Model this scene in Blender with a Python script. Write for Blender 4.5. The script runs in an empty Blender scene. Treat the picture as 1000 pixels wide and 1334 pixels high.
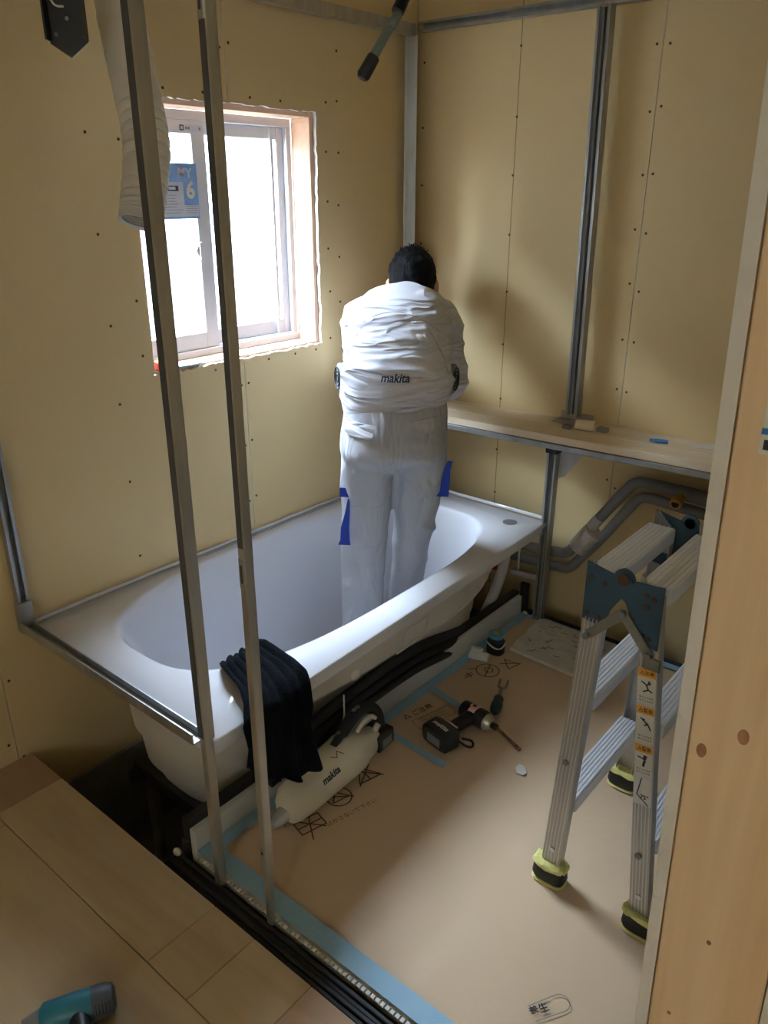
import bpy, bmesh, math, random
from mathutils import Vector, Matrix, noise
from mathutils.bvhtree import BVHTree
random.seed(7)
PI = math.pi
S = bpy.context.scene
COL = S.collection

# ------------------------------------------------------------------ camera, sky, light, exposure
CAM = Vector((1.916, -2.4226, 1.4825))
YAW, PITCH, ROLL = -0.6907, 0.3879, 0.0024
fw = Vector((math.sin(YAW)*math.cos(PITCH), math.cos(YAW)*math.cos(PITCH), -math.sin(PITCH)))
rt = Vector((math.cos(YAW), -math.sin(YAW), 0)); up = rt.cross(fw)
r2 = rt*math.cos(ROLL)+up*math.sin(ROLL); u2 = up*math.cos(ROLL)-rt*math.sin(ROLL)
cd = bpy.data.cameras.new('camera'); cam = bpy.data.objects.new('camera', cd); COL.objects.link(cam)
cam.matrix_world = Matrix(((r2.x, u2.x, -fw.x, CAM.x), (r2.y, u2.y, -fw.y, CAM.y), (r2.z, u2.z, -fw.z, CAM.z), (0, 0, 0, 1)))
cd.sensor_fit = 'VERTICAL'; cd.sensor_height = 36.0; cd.lens = 1027.4/1334*36.0; cd.clip_start = 0.02
S.camera = cam
W = bpy.data.worlds.new('overcast_sky'); S.world = W; W.use_nodes = True
wn = W.node_tree; bg = wn.nodes['Background']; bg.inputs['Strength'].default_value = 1.0
wt = wn.nodes.new('ShaderNodeTexCoord'); wx = wn.nodes.new('ShaderNodeSeparateXYZ'); wr_ = wn.nodes.new('ShaderNodeValToRGB')   # bright overcast above, dimmer ground below
wm = wn.nodes.new('ShaderNodeMapRange'); wm.inputs['From Min'].default_value = -1; wn.links.new(wt.outputs['Generated'], wx.inputs[0]); wn.links.new(wx.outputs['Z'], wm.inputs['Value']); wn.links.new(wm.outputs['Result'], wr_.inputs['Fac'])
SKY, GND = 122.0, 20.0
wr_.color_ramp.elements[0].position = .48; wr_.color_ramp.elements[0].color = (GND*.95, GND*.97, GND, 1)
wr_.color_ramp.elements[1].position = .54; wr_.color_ramp.elements[1].color = (SKY*.75, SKY*.875, SKY, 1)
wn.links.new(wr_.outputs['Color'], bg.inputs['Color'])
def portal(name, loc, rot, sx, sy):
    l = bpy.data.lights.new(name, 'AREA'); l.shape = 'RECTANGLE'; l.size = sx; l.size_y = sy; l.cycles.is_portal = True
    o = bpy.data.objects.new(name, l); COL.objects.link(o); o.location = loc; o.rotation_euler = rot
portal('window_portal', (-0.17, -0.775, 1.345), (0, -PI/2, 0), 0.74, 0.70)
portal('hall_window_portal', (2.55, -4.42, 1.4), (PI/2, 0, 0), 0.84, 0.64)
S.view_settings.view_transform = 'Standard'; S.view_settings.look = 'None'
S.view_settings.exposure = -0.25; S.view_settings.gamma = 1.0; S.view_settings.use_curve_mapping = False

# ------------------------------------------------------------------ materials
def lin(c):
    return tuple(((v/255)/12.92 if v/255 <= .04045 else ((v/255+.055)/1.055)**2.4) for v in c)
MATS = {}
def mat(name, rgb, rough=.6, metal=0., vary=.0, scale=8., stretch=(1, 1, 1), bump=0., bscale=40., spec=.5, coat=0., rgb2=None, sheen=0.):
    """procedural principled material; vary mixes towards rgb2 by noise, bump gives fine relief"""
    if name in MATS: return MATS[name]
    m = bpy.data.materials.new(name); m.use_nodes = True; MATS[name] = m
    nt = m.node_tree; b = nt.nodes['Principled BSDF']
    c = (*lin(rgb), 1)
    b.inputs['Base Color'].default_value = c; b.inputs['Roughness'].default_value = rough; b.inputs['Metallic'].default_value = metal
    b.inputs['Specular IOR Level'].default_value = spec; b.inputs['Coat Weight'].default_value = coat; b.inputs['Sheen Weight'].default_value = sheen
    tc = nt.nodes.new('ShaderNodeTexCoord'); mp = nt.nodes.new('ShaderNodeMapping'); mp.inputs['Scale'].default_value = stretch
    nt.links.new(tc.outputs['Object'], mp.inputs['Vector'])
    if vary > 0:
        n = nt.nodes.new('ShaderNodeTexNoise'); n.inputs['Scale'].default_value = scale; n.inputs['Detail'].default_value = 6
        nt.links.new(mp.outputs['Vector'], n.inputs['Vector'])
        mx = nt.nodes.new('ShaderNodeMix'); mx.data_type = 'RGBA'
        c2 = (*lin(rgb2), 1) if rgb2 else tuple(v*.72 for v in c[:3])+(1,)
        mr = nt.nodes.new('ShaderNodeMapRange'); mr.inputs['From Min'].default_value = .35; mr.inputs['From Max'].default_value = .68
        mr.inputs['To Max'].default_value = vary
        nt.links.new(n.outputs['Fac'], mr.inputs['Value']); nt.links.new(mr.outputs['Result'], mx.inputs['Factor'])
        mx.inputs['A'].default_value = c; mx.inputs['B'].default_value = c2
        nt.links.new(mx.outputs['Result'], b.inputs['Base Color'])
    if bump > 0:
        n2 = nt.nodes.new('ShaderNodeTexNoise'); n2.inputs['Scale'].default_value = bscale; n2.inputs['Detail'].default_value = 5
        nt.links.new(mp.outputs['Vector'], n2.inputs['Vector'])
        bp = nt.nodes.new('ShaderNodeBump'); bp.inputs['Strength'].default_value = bump; bp.inputs['Distance'].default_value = .01
        nt.links.new(n2.outputs['Fac'], bp.inputs['Height']); nt.links.new(bp.outputs['Normal'], b.inputs['Normal'])
    return m
def cloth_relief(m, sc, dist, strength=.8, crease=True):
    """broad soft creases across the garment on top of the modelled folds"""
    nt = m.node_tree; b = nt.nodes['Principled BSDF']; tc = nt.nodes.new('ShaderNodeTexCoord')
    r = nt.nodes.new('ShaderNodeMapping'); r.inputs['Rotation'].default_value = (0, 0, -.668); q = nt.nodes.new('ShaderNodeMapping'); q.inputs['Scale'].default_value = sc
    nt.links.new(tc.outputs['Object'], r.inputs['Vector']); nt.links.new(r.outputs['Vector'], q.inputs['Vector'])
    n = nt.nodes.new('ShaderNodeTexNoise'); n.inputs['Scale'].default_value = 1.; n.inputs['Detail'].default_value = 2.5; n.inputs['Distortion'].default_value = .7
    nt.links.new(q.outputs['Vector'], n.inputs['Vector'])
    f = nt.nodes.new('ShaderNodeMath'); f.operation = 'PINGPONG'; f.inputs[1].default_value = .16; nt.links.new(n.outputs['Fac'], f.inputs[0])
    if not crease: f = n
    bp = nt.nodes.new('ShaderNodeBump'); bp.inputs['Strength'].default_value = strength; bp.inputs['Distance'].default_value = dist
    nt.links.new(f.outputs[0], bp.inputs['Height']); nt.links.new(bp.outputs['Normal'], b.inputs['Normal'])
def wood(name, rgb, rgb2, axis='z', rings=9., rough=.6, grain=.5, knots=False):
    """long grain along one axis, with optional knots"""
    m = bpy.data.materials.new(name); m.use_nodes = True; MATS[name] = m
    nt = m.node_tree; b = nt.nodes['Principled BSDF']; b.inputs['Roughness'].default_value = rough
    tc = nt.nodes.new('ShaderNodeTexCoord'); mp = nt.nodes.new('ShaderNodeMapping')
    st = {'x': (.12, 1, 1), 'y': (1, .12, 1), 'z': (1, 1, .06)}[axis]; mp.inputs['Scale'].default_value = st
    nt.links.new(tc.outputs['Object'], mp.inputs['Vector'])
    n = nt.nodes.new('ShaderNodeTexNoise'); n.inputs['Scale'].default_value = rings; n.inputs['Detail'].default_value = 3; n.inputs['Distortion'].default_value = .6
    n2 = nt.nodes.new('ShaderNodeTexNoise'); n2.inputs['Scale'].default_value = rings*14; n2.inputs['Detail'].default_value = 4
    nt.links.new(mp.outputs['Vector'], n.inputs['Vector']); nt.links.new(mp.outputs['Vector'], n2.inputs['Vector'])
    w = nt.nodes.new('ShaderNodeMath'); w.operation = 'MULTIPLY'; w.inputs[1].default_value = 26
    nt.links.new(n.outputs['Fac'], w.inputs[0])
    sn = nt.nodes.new('ShaderNodeMath'); sn.operation = 'SINE'; nt.links.new(w.outputs[0], sn.inputs[0])
    mr = nt.nodes.new('ShaderNodeMapRange'); mr.inputs['From Min'].default_value = -1; mr.inputs['To Max'].default_value = grain
    nt.links.new(sn.outputs[0], mr.inputs['Value'])
    ml = nt.nodes.new('ShaderNodeMath'); ml.operation = 'MULTIPLY_ADD'; ml.inputs[1].default_value = .5; 
    nt.links.new(n2.outputs['Fac'], ml.inputs[0]); nt.links.new(mr.outputs['Result'], ml.inputs[2])
    mx = nt.nodes.new('ShaderNodeMix'); mx.data_type = 'RGBA'
    mx.inputs['A'].default_value = (*lin(rgb), 1); mx.inputs['B'].default_value = (*lin(rgb2), 1)
    nt.links.new(ml.outputs[0], mx.inputs['Factor']); nt.links.new(mx.outputs['Result'], b.inputs['Base Color'])
    return m
def glass(name, tint, gloss=.08):
    m = bpy.data.materials.new(name); m.use_nodes = True; MATS[name] = m; nt = m.node_tree; nt.nodes.remove(nt.nodes['Principled BSDF'])
    t = nt.nodes.new('ShaderNodeBsdfTransparent'); t.inputs['Color'].default_value = (*tint, 1)
    g = nt.nodes.new('ShaderNodeBsdfGlossy'); g.inputs['Roughness'].default_value = .02
    x = nt.nodes.new('ShaderNodeMixShader'); x.inputs[0].default_value = gloss
    nt.links.new(t.outputs[0], x.inputs[1]); nt.links.new(g.outputs[0], x.inputs[2]); nt.links.new(x.outputs[0], nt.nodes['Material Output'].inputs['Surface'])
    return m
M_board = mat('board_paper_yellow', (217, 193, 144), .75, vary=.25, scale=2.2, rgb2=(209, 185, 136), bump=.04, bscale=160)
M_core = mat('gypsum_core', (238, 236, 232), .9, bump=.3, bscale=120)
M_greyboard = mat('board_edge_paper', (236, 234, 228), .8, vary=.3, scale=30, bump=.1, bscale=200)
M_screw = mat('screw_dark', (70, 60, 44), .5, .3)
M_steel = mat('galvanised_steel', (176, 178, 178), .42, .85, vary=.5, scale=26, rgb2=(138, 138, 134), stretch=(1, 1, .25))
M_steeld = mat('galvanised_steel_dull', (186, 182, 172), .36, .75, vary=.5, scale=30, rgb2=(140, 136, 126), stretch=(1, 1, .2))
M_recess_shade = mat('recess_shade', (74, 74, 72), .7, .2)  # dark tone standing for the shade inside channels and slots
M_conc = mat('concrete', (150, 152, 148), .9, vary=.6, scale=10, bump=.2, bscale=60)
M_black = mat('black_rubber', (22, 22, 23), .6, bump=.1, bscale=80)
M_black2 = mat('black_plastic', (28, 28, 30), .45, spec=.4)
M_dark = mat('dark_lining', (38, 36, 34), .8)
M_frp = mat('tub_acrylic_white', (226, 226, 231), .12, spec=.55, coat=.3)
M_frpout = mat('tub_back_fibreglass', (222, 216, 206), .75, vary=.4, scale=14, rgb2=(208, 200, 186), bump=.12, bscale=45)
M_kraft = mat('kraft_paper', (208, 181, 150), .45, vary=.25, scale=3, rgb2=(200, 173, 142), bump=.4, bscale=9, spec=.35)
M_ink = mat('brown_print_ink', (84, 62, 40), .7)
M_tape = mat('blue_masking_tape', (148, 184, 204), .6, vary=.3, scale=25, rgb2=(132, 172, 196), bump=.15, bscale=90)
M_white = mat('white_plastic', (232, 231, 226), .4)
M_cream = mat('cream_plastic', (222, 214, 192), .32, spec=.5)
M_sash = mat('sash_white_resin', (226, 229, 236), .4)
M_alu = mat('aluminium', (222, 223, 226), .32, .75, vary=.35, scale=40, rgb2=(196, 196, 200), stretch=(1, 1, .1))
M_alud = mat('aluminium_dull', (186, 184, 180), .4, .65, vary=.5, scale=60, rgb2=(158, 156, 152), stretch=(1, 1, .08))
M_step = mat('step_aluminium', (226, 228, 234), .35, .3, vary=.3, scale=40, rgb2=(206, 208, 214), stretch=(1, .1, 1))
M_stay = mat('stay_steel', (132, 132, 120), .45, .6, vary=.4, scale=50)
M_blueplate = mat('painted_blue_steel', (48, 76, 94), .5, .1, vary=.7, scale=16, rgb2=(38, 58, 74))
M_rust = mat('rusty_rivet', (84, 58, 44), .7, .4)
M_yellow = mat('yellow_foam', (228, 222, 138), .9, vary=.4, scale=60, bump=.5, bscale=120)
M_jacket = mat('jacket_cotton', (214, 213, 220), .85, vary=.2, scale=12, rgb2=(206, 205, 212))
M_trouser = mat('trouser_cotton', (180, 180, 184), .85, vary=.25, scale=10, rgb2=(170, 170, 174))
cloth_relief(M_jacket, (3.0, 3.0, 17.0), .10); cloth_relief(M_trouser, (11.0, 11.0, 5.0), .045, .6, False)
M_skin = mat('skin', (206, 160, 132), .55)
M_hair = mat('hair_black', (14, 13, 14), .8, spec=.15, bump=.6, bscale=160, stretch=(1, 1, .2))
M_royal = mat('royal_blue_cloth', (30, 58, 158), .8)
M_thread = mat('dark_thread', (40, 40, 48), .8)
M_towel = mat('black_towel', (13, 16, 22), .95, bump=.9, bscale=260, spec=.1)
M_paper = mat('printed_newsprint', (214, 208, 200), .85, vary=.5, scale=34, rgb2=(186, 180, 172), bump=.2, bscale=20)
M_pipe = mat('grey_pipe_insulation', (122, 121, 120), .8, vary=.3, scale=30, bump=.15, bscale=60)
M_silver = mat('silver_tape', (200, 194, 188), .5, .2, vary=.5, scale=40, bump=.5, bscale=50)
M_brass = mat('brass', (206, 160, 84), .3, .9)
M_hose = mat('pale_drain_hose', (196, 190, 192), .5)
M_red = mat('red_plastic', (196, 40, 36), .4)
M_duct = mat('duct_sleeve_grey', (236, 234, 232), .6, vary=.4, scale=14, rgb2=(222, 220, 218), bump=.2, bscale=40)
M_pink = mat('pink_plastic', (206, 158, 150), .45)
M_greyp = mat('grey_plastic', (120, 122, 120), .5)
M_teal = mat('teal_plastic', (30, 106, 122), .45, vary=.3, scale=20)
M_blue = mat('blue_plastic', (44, 120, 190), .4)
M_cable = mat('cable_grey_green', (108, 120, 112), .6, bump=.3, bscale=80)
M_jambwood = wood('jamb_pine', (238, 210, 172), (216, 180, 136), 'z', 9., .5, .6)
M_knot = mat('wood_knot', (158, 112, 74), .6, vary=.7, scale=90, rgb2=(120, 78, 48))
M_lining = wood('window_lining_wood', (226, 190, 160), (204, 160, 128), 'y', 8., .6, .4)
M_shelfwood = wood('shelf_pine', (238, 222, 196), (222, 198, 164), 'x', 8., .6, .45)
PLY = [wood('plywood_%s' % n, a, b_, 'x', 5., .7, .35) for n, a, b_ in (('pale', (202, 180, 146), (176, 152, 118)), ('warm', (194, 170, 136), (168, 142, 108)), ('pink', (190, 160, 132), (164, 134, 106)), ('brown', (172, 142, 114), (146, 116, 90)))]
M_glass = glass('window_glass', (.93, .96, 1.0))
M_film = glass('blue_film', (.35, .62, .95), .05)
M_stick = mat('sticker_blue', (120, 164, 222), .5, vary=.5, scale=30, rgb2=(150, 186, 232))
M_stickpale = mat('sticker_pale', (206, 216, 232), .5)
M_inkdark = mat('ink_dark', (44, 44, 50), .6)
M_orange = mat('label_orange', (226, 160, 48), .5)
M_labelw = mat('label_white', (226, 224, 214), .5)
M_ceil = mat('ceiling_board', (206, 190, 146), .8)

# ------------------------------------------------------------------ mesh helpers
def V(*a): return Vector(a)
def wloc(o):
    p = Vector((0, 0, 0))
    while o is not None: p += o.location; o = o.parent
    return p
class MB:
    def __init__(s): s.v = []; s.f = []; s.m = []
    def add(s, vs, fs, m=0):
        k = len(s.v); s.v += [Vector(v) for v in vs]
        for f in fs: s.f.append([i+k for i in f]); s.m.append(m)
        return s
    def box(s, lo, hi, m=0):
        (x0, y0, z0), (x1, y1, z1) = lo, hi
        return s.add([(x0, y0, z0), (x1, y0, z0), (x1, y1, z0), (x0, y1, z0), (x0, y0, z1), (x1, y0, z1), (x1, y1, z1), (x0, y1, z1)],
                     [(3, 2, 1, 0), (4, 5, 6, 7), (0, 1, 5, 4), (1, 2, 6, 5), (2, 3, 7, 6), (3, 0, 4, 7)], m)
    def loft(s, rings, cap0=True, cap1=True, m=0, close=False):
        n = len(rings[0]); k = len(s.v); R = len(rings)
        for r in rings: s.v += [Vector(p) for p in r]
        for i in range(R-1 if not close else R):
            a = k+i*n; b = k+((i+1) % R)*n
            for j in range(n):
                s.f.append([a+j, a+(j+1) % n, b+(j+1) % n, b+j]); s.m.append(m)
        if not close:
            if cap0: s.f.append(list(range(k+n-1, k-1, -1))); s.m.append(m)
            if cap1: s.f.append([k+(R-1)*n+j for j in range(n)]); s.m.append(m)
        return s
    def tube(s, path, r, n=12, m=0, cap=True):
        path = [Vector(p) for p in path]; rs = r if isinstance(r, (list, tuple)) else [r]*len(path)
        rings = []; nrm = None
        for i, p in enumerate(path):
            t = (path[min(i+1, len(path)-1)]-path[max(i-1, 0)]).normalized()
            if nrm is None:
                nrm = t.orthogonal().normalized()
            nrm = (nrm-t*nrm.dot(t)).normalized(); b = t.cross(nrm)
            rings.append([p+(nrm*math.cos(2*PI*j/n)+b*math.sin(2*PI*j/n))*rs[i] for j in range(n)])
        return s.loft(rings, cap, cap, m)
    def extr(s, p0, p1, prof, xdir, m=0):
        """closed 2-D profile pushed from p0 to p1; xdir is the profile's x axis"""
        p0 = Vector(p0); p1 = Vector(p1); t = (p1-p0).normalized(); x = Vector(xdir); x = (x-t*x.dot(t)).normalized(); y = t.cross(x)
        return s.loft([[p+x*a+y*b for a, b in prof] for p in (p0, p1)], True, True, m)
    def beam(s, p0, p1, w, d, xdir, m=0):
        return s.extr(p0, p1, [(-w/2, -d/2), (w/2, -d/2), (w/2, d/2), (-w/2, d/2)], xdir, m)
    def prism(s, poly, org, ax, ay, th, m=0):
        """2-D polygon in the frame (org, ax, ay), pushed by th along ax x ay"""
        org = Vector(org); ax = Vector(ax).normalized(); ay = Vector(ay).normalized(); n = ax.cross(ay)
        return s.loft([[org+ax*a+ay*b+n*h for a, b in poly] for h in (0, th)], True, True, m)
    def ball(s, c, r, m=0, nu=16, nv=10, rot=None):
        c = Vector(c); r = r if isinstance(r, (tuple, list)) else (r, r, r); rot = rot or Matrix.Identity(3)
        rings = []
        for i in range(nv+1):
            a = -PI/2+PI*(i+.02 if i == 0 else i-.02 if i == nv else i)/nv
            rings.append([c+rot @ Vector((r[0]*math.cos(a)*math.cos(2*PI*j/nu), r[1]*math.cos(a)*math.sin(2*PI*j/nu), r[2]*math.sin(a))) for j in range(nu)])
        return s.loft(rings, True, True, m)
    def line(s, pts, w, th, n=(0, 0, 1), m=0):
        """a flat printed stroke along pts"""
        n = Vector(n).normalized()
        for a, b in zip(pts[:-1], pts[1:]):
            a = Vector(a); b = Vector(b); s.beam(a+n*th/2, b+n*th/2, w, th, n.cross(b-a), m)
        return s
    def build(s, name, mats, parent=None, bev=0., smooth=None, seg=1, base=True):
        me = bpy.data.meshes.new(name)
        o = bpy.data.objects.new(name, me); COL.objects.link(o)
        if parent is not None:
            org = wloc(parent); o.parent = parent
        elif base:
            lo = Vector([min(v[i] for v in s.v) for i in range(3)]); hi = Vector([max(v[i] for v in s.v) for i in range(3)])
            org = Vector(((lo.x+hi.x)/2, (lo.y+hi.y)/2, lo.z)); o.location = org
        else: org = Vector((0, 0, 0))
        me.from_pydata([v-org for v in s.v], [], s.f)
        for i, p in enumerate(me.polygons): p.material_index = s.m[i]
        bm = bmesh.new(); bm.from_mesh(me); bmesh.ops.recalc_face_normals(bm, faces=bm.faces)
        if bev > 0:
            ed = [e for e in bm.edges if len(e.link_faces) == 2 and e.calc_face_angle(0) > .6]
            bmesh.ops.bevel(bm, geom=ed, offset=bev, segments=seg, affect='EDGES', profile=.5, clamp_overlap=True)
        bm.to_mesh(me); bm.free()
        for m in (mats if isinstance(mats, (list, tuple)) else [mats]): me.materials.append(m)
        if smooth is not None:
            for p in me.polygons: p.use_smooth = True
            me.set_sharp_from_angle(angle=smooth)
        return o
def tag(o, label, cat, group=None, kind=None):
    if label: o['label'] = label
    if cat: o['category'] = cat
    if group: o['group'] = group
    if kind: o['kind'] = kind
    return o
def thing(name, label, cat, loc=(0, 0, 0), group=None):
    o = bpy.data.objects.new(name, None); COL.objects.link(o); o.location = loc; o.empty_display_size = .05
    return tag(o, label, cat, group)
def struct(o, label=None, cat=None): return tag(o, label, cat, None, 'structure')
def evaluated(o):
    dg = bpy.context.evaluated_depsgraph_get(); dg.update()
    return bpy.data.meshes.new_from_object(o.evaluated_get(dg))
def remeshed(mb, voxel, smooth_it=6, fac=.5):
    """one continuous skin over overlapping pieces"""
    o = mb.build('tmp', [], None, base=False)
    r = o.modifiers.new('r', 'REMESH'); r.mode = 'VOXEL'; r.voxel_size = voxel
    if smooth_it: q = o.modifiers.new('s', 'SMOOTH'); q.factor = fac; q.iterations = smooth_it
    me = evaluated(o); old = o.data
    bpy.data.objects.remove(o); bpy.data.meshes.remove(old)
    return me
def mesh_obj(me, name, m, parent, fn=None):
    org = wloc(parent)
    class Pt: pass
    new = []
    for v in me.vertices:
        q = Pt(); q.co = v.co.copy(); q.normal = v.normal.copy(); new.append((fn(q) if fn else q.co)-org)
    for v, c in zip(me.vertices, new): v.co = c
    me.name = name; me.materials.clear(); me.materials.append(m)
    for p in me.polygons: p.use_smooth = True; p.material_index = 0
    o = bpy.data.objects.new(name, me); COL.objects.link(o); o.parent = parent
    return o
def text_mb(txt, size, org, ax, ay, th=.0006, shear=0., bold=.0, align='CENTER'):
    """lettering laid on a plane as thin raised strokes"""
    cu = bpy.data.curves.new('t', 'FONT'); cu.body = txt; cu.size = size; cu.shear = shear; cu.offset = bold; cu.align_x = align; cu.align_y = 'CENTER'; cu.resolution_u = 3
    o = bpy.data.objects.new('t', cu); COL.objects.link(o); me = evaluated(o)
    org = Vector(org); ax = Vector(ax).normalized(); ay = Vector(ay).normalized(); n = ax.cross(ay)
    mb = MB(); vs = [org+ax*v.co.x+ay*v.co.y+n*th for v in me.vertices]
    mb.add(vs, [list(p.vertices) for p in me.polygons])
    bpy.data.objects.remove(o); bpy.data.curves.remove(cu); bpy.data.meshes.remove(me)
    return mb
def arc(cx, cy, r, a0, a1, n): return [(cx+r*math.cos(a0+(a1-a0)*i/n), cy+r*math.sin(a0+(a1-a0)*i/n)) for i in range(n+1)]
def smoothpath(pts, k=8):
    pts = [Vector(p) for p in pts]; P = [pts[0]*2-pts[1]]+pts+[pts[-1]*2-pts[-2]]; out = []
    for i in range(1, len(P)-2):
        a, b, c, d = P[i-1:i+3]
        for j in range(k):
            t = j/k; out.append(.5*((2*b)+(c-a)*t+(2*a-5*b+4*c-d)*t*t+(3*b-a-3*c+d)*t**3))
    return out+[pts[-1]]

# ------------------------------------------------------------------ the room shell
XW, YW, ZC, ZB = -.0135, .09, 2.46, -.16       # window wall face, back wall face, ceiling, bottom of the boards
T = .0125
# window opening in the left wall: y -1.12..-.43, z .988..1.708
WY0, WY1, WZ0, WZ1 = -1.12, -.43, .988, 1.708
wl = MB()
wl.box((-.145, -4.45, -.5), (XW-T-.001, WY0-.012, 2.5)); wl.box((-.145, WY1+.012, -.5), (XW-T-.001, .3, 2.5))
wl.box((-.145, WY0-.012, -.5), (XW-T-.001, WY1+.012, WZ0-.014)); wl.box((-.145, WY0-.012, WZ1+.012), (XW-T-.001, WY1+.012, 2.5))
wall_left = struct(wl.build('wall_left', M_conc), 'window wall lined with yellow plasterboard')
def jag(a, b, n, amp):
    """ragged saw cut from a to b (2-D points)"""
    out = []
    for i in range(n+1):
        t = i/n; k = 0 if i in (0, n) else random.uniform(-amp, amp)
        d = (Vector(b)-Vector(a)).normalized(); out.append((a[0]+(b[0]-a[0])*t-d.y*k, a[1]+(b[1]-a[1])*t+d.x*k))
    return out
def board(poly, name='plasterboard', parent=None, plane='x', mats=None):
    """a plasterboard sheet: face paper in front, white core on the cut edges; polygon in (y,z) or (x,z)"""
    mb = MB()
    if plane == 'x': rings = [[V(XW-T, a, b) for a, b in poly], [V(XW, a, b) for a, b in poly]]
    else: rings = [[V(a, YW+T, b) for a, b in poly], [V(a, YW, b) for a, b in poly]]
    mb.loft(rings); n = len(poly)
    mb.m = [1]*n+[0, 0]
    return mb.build(name, mats or [M_board, M_core], parent)
SEAM = -.785; g = .0012
lp = [(-1.695, ZB), (SEAM-g, ZB)]+jag((SEAM-g, WZ0), (WY0, WZ0), 30, .0035)+jag((WY0, WZ0), (WY0, WZ1), 40, .004)+jag((WY0, WZ1), (SEAM-g, WZ1), 24, .003)+[(SEAM-g, ZC), (-1.695, ZC)]
board(lp, parent=wall_left)
rp = [(SEAM+g, ZB), (YW-.002, ZB), (YW-.002, ZC), (SEAM+g, ZC)]+jag((SEAM+g, WZ1), (WY1, WZ1), 20, .003)+jag((WY1, WZ1), (WY1, WZ0), 40, .0035)+jag((WY1, WZ0), (SEAM+g, WZ0), 24, .003)
board(rp, parent=wall_left)
board([(-2.605, -.02), (-1.6975, -.02), (-1.6975, ZC), (-2.605, ZC)], parent=wall_left)
board([(-4.4, -.02), (-2.6075, -.02), (-2.6075, ZC), (-4.4, ZC)], parent=wall_left)
# screw heads, too small to pick apart: one part
def screws(pts, parent, plane, r=.0042):
    mb = MB()
    for a, b in pts:
        q = [(a+r*math.cos(k*PI/3), b+r*math.sin(k*PI/3)) for k in range(6)]
        if plane == 'x': mb.loft([[V(XW-.0005, u, w) for u, w in q], [V(XW+.0012, u, w) for u, w in q]])
        else: mb.loft([[V(u, YW+.0005, w) for u, w in q], [V(u, YW-.0012, w) for u, w in q]])
    o = mb.build('screw_heads', M_screw, parent); o['kind'] = 'stuff'
def col(x, z0, z1, dz, jit=.012): 
    out = []; z = z0
    while z < z1: out.append((x+random.uniform(-.003, .003), z+random.uniform(-jit, jit))); z += dz
    return out
sp = []
for y in (SEAM-.014, SEAM+.014): sp += [q for q in col(y, -.05, 2.3, .19) if not (WZ0-.02 < q[1] < WZ1+.02)]
sp += col(-1.24, 0, 2.3, .23)+col(-1.68, 0, 2.3, .24)+col(-1.715, .05, 2.3, .24)+col(-.33, .5, 2.3, .155)+col(-.385, 1.0, 1.75, .15)
sp += [(y, WZ0-.018) for y in (-1.05, -.9, -.68, -.56, -.46)]+[(y, WZ1+.02) for y in (-1.0, -.87, -.7, -.58)]+[(WY0-.03, z) for z in (1.05, 1.2, 1.4, 1.6)]+col(.05, .6, 2.3, .2)
screws(sp, wall_left, 'x')

wb = MB(); wb.box((-.145, YW+T+.001, -.5), (1.9, .3, 2.5))
wall_back = struct(wb.build('wall_back', M_conc), 'back wall lined with yellow plasterboard behind the shelf')
BS = .873
board([(XW+.001, ZB), (BS-g, ZB), (BS-g, ZC), (XW+.001, ZC)], parent=wall_back, plane='y')
board([(BS+g, ZB), (1.735, ZB), (1.735, ZC), (BS+g, ZC)], parent=wall_back, plane='y')
ln = MB(); ln.box((.4025, YW-.0006, ZB), (.4055, YW, ZC)); ln.build('pencil_line', mat('pencil', (150, 132, 92), .8), wall_back)
screws(col(.404, 0, 2.4, .19)+col(BS-.018, .05, 2.4, .165)+col(BS+.018, .0, 2.4, .17)+col(.02, .9, 2.4, .2)+col(1.33, 0, 2.4, .2), wall_back, 'y')

# right-hand wall whose bare end faces the hall
WX0, WX1, YE = 1.738, 1.868, -1.78
wr = MB(); wr.box((WX0+T+.001, YE+.09, -.02), (WX1-T-.001, .3, 2.5))
wall_right = struct(wr.build('wall_right', M_conc), 'right partition wall ending in a bare pine stud')
def lean(mb):                                   # the bare stud end is slightly out of plumb
    for v in mb.v: v.x -= .027*(v.z-1.0)-.002
    return mb
def boardx(x0, x1):
    mb = lean(MB().box((x0, YE, -.02), (x1, .089, ZC))); mb.m = [1, 1, 1, 0, 1, 0]      # yellow faces, pale cut edges
    return mb.build('plasterboard', [M_board, M_greyboard], wall_right)
boardx(WX0, WX0+T); boardx(WX1-T, WX1)
t1 = MB(); t1.box((WX0+T+.0015, YE-.001, -.0), (WX1-T-.0015, YE+.088, 2.45))
trim_1 = struct(lean(t1).build('trim_1', M_jambwood, bev=.0015), 'bare pine stud closing the end of the partition')
for (x, z, rx, rz) in ((1.797, 1.036, .005, .008), (1.764, 1.005, .0045, .0075), (1.7985, .79, .0022, .0026), (1.832, .695, .002, .0022), (1.772, .668, .002, .002)):
    lean(MB().prism([(rx*math.cos(a*PI/8), rz*math.sin(a*PI/8)) for a in range(16)], (x, YE-.0012, z), (1, 0, 0), (0, 0, 1), .0006)).build('knot', M_knot, trim_1)
st = MB().box((1.766, YE-.0025, 1.292), (1.80, YE-.0015, 1.40)); tg = st.build('paper_tag', M_labelw)
tag(tg, 'small white printed tag with a blue line stuck on the bare pine stud', 'sticker')
MB().box((1.766, YE-.0029, 1.308), (1.80, YE-.0024, 1.313)).build('stripe', M_blue, tg)
for i in range(3): MB().box((1.769+.006*i, YE-.0029, 1.296), (1.773+.006*i, YE-.0024, 1.304)).build('printed_block', M_inkdark, tg)

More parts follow.
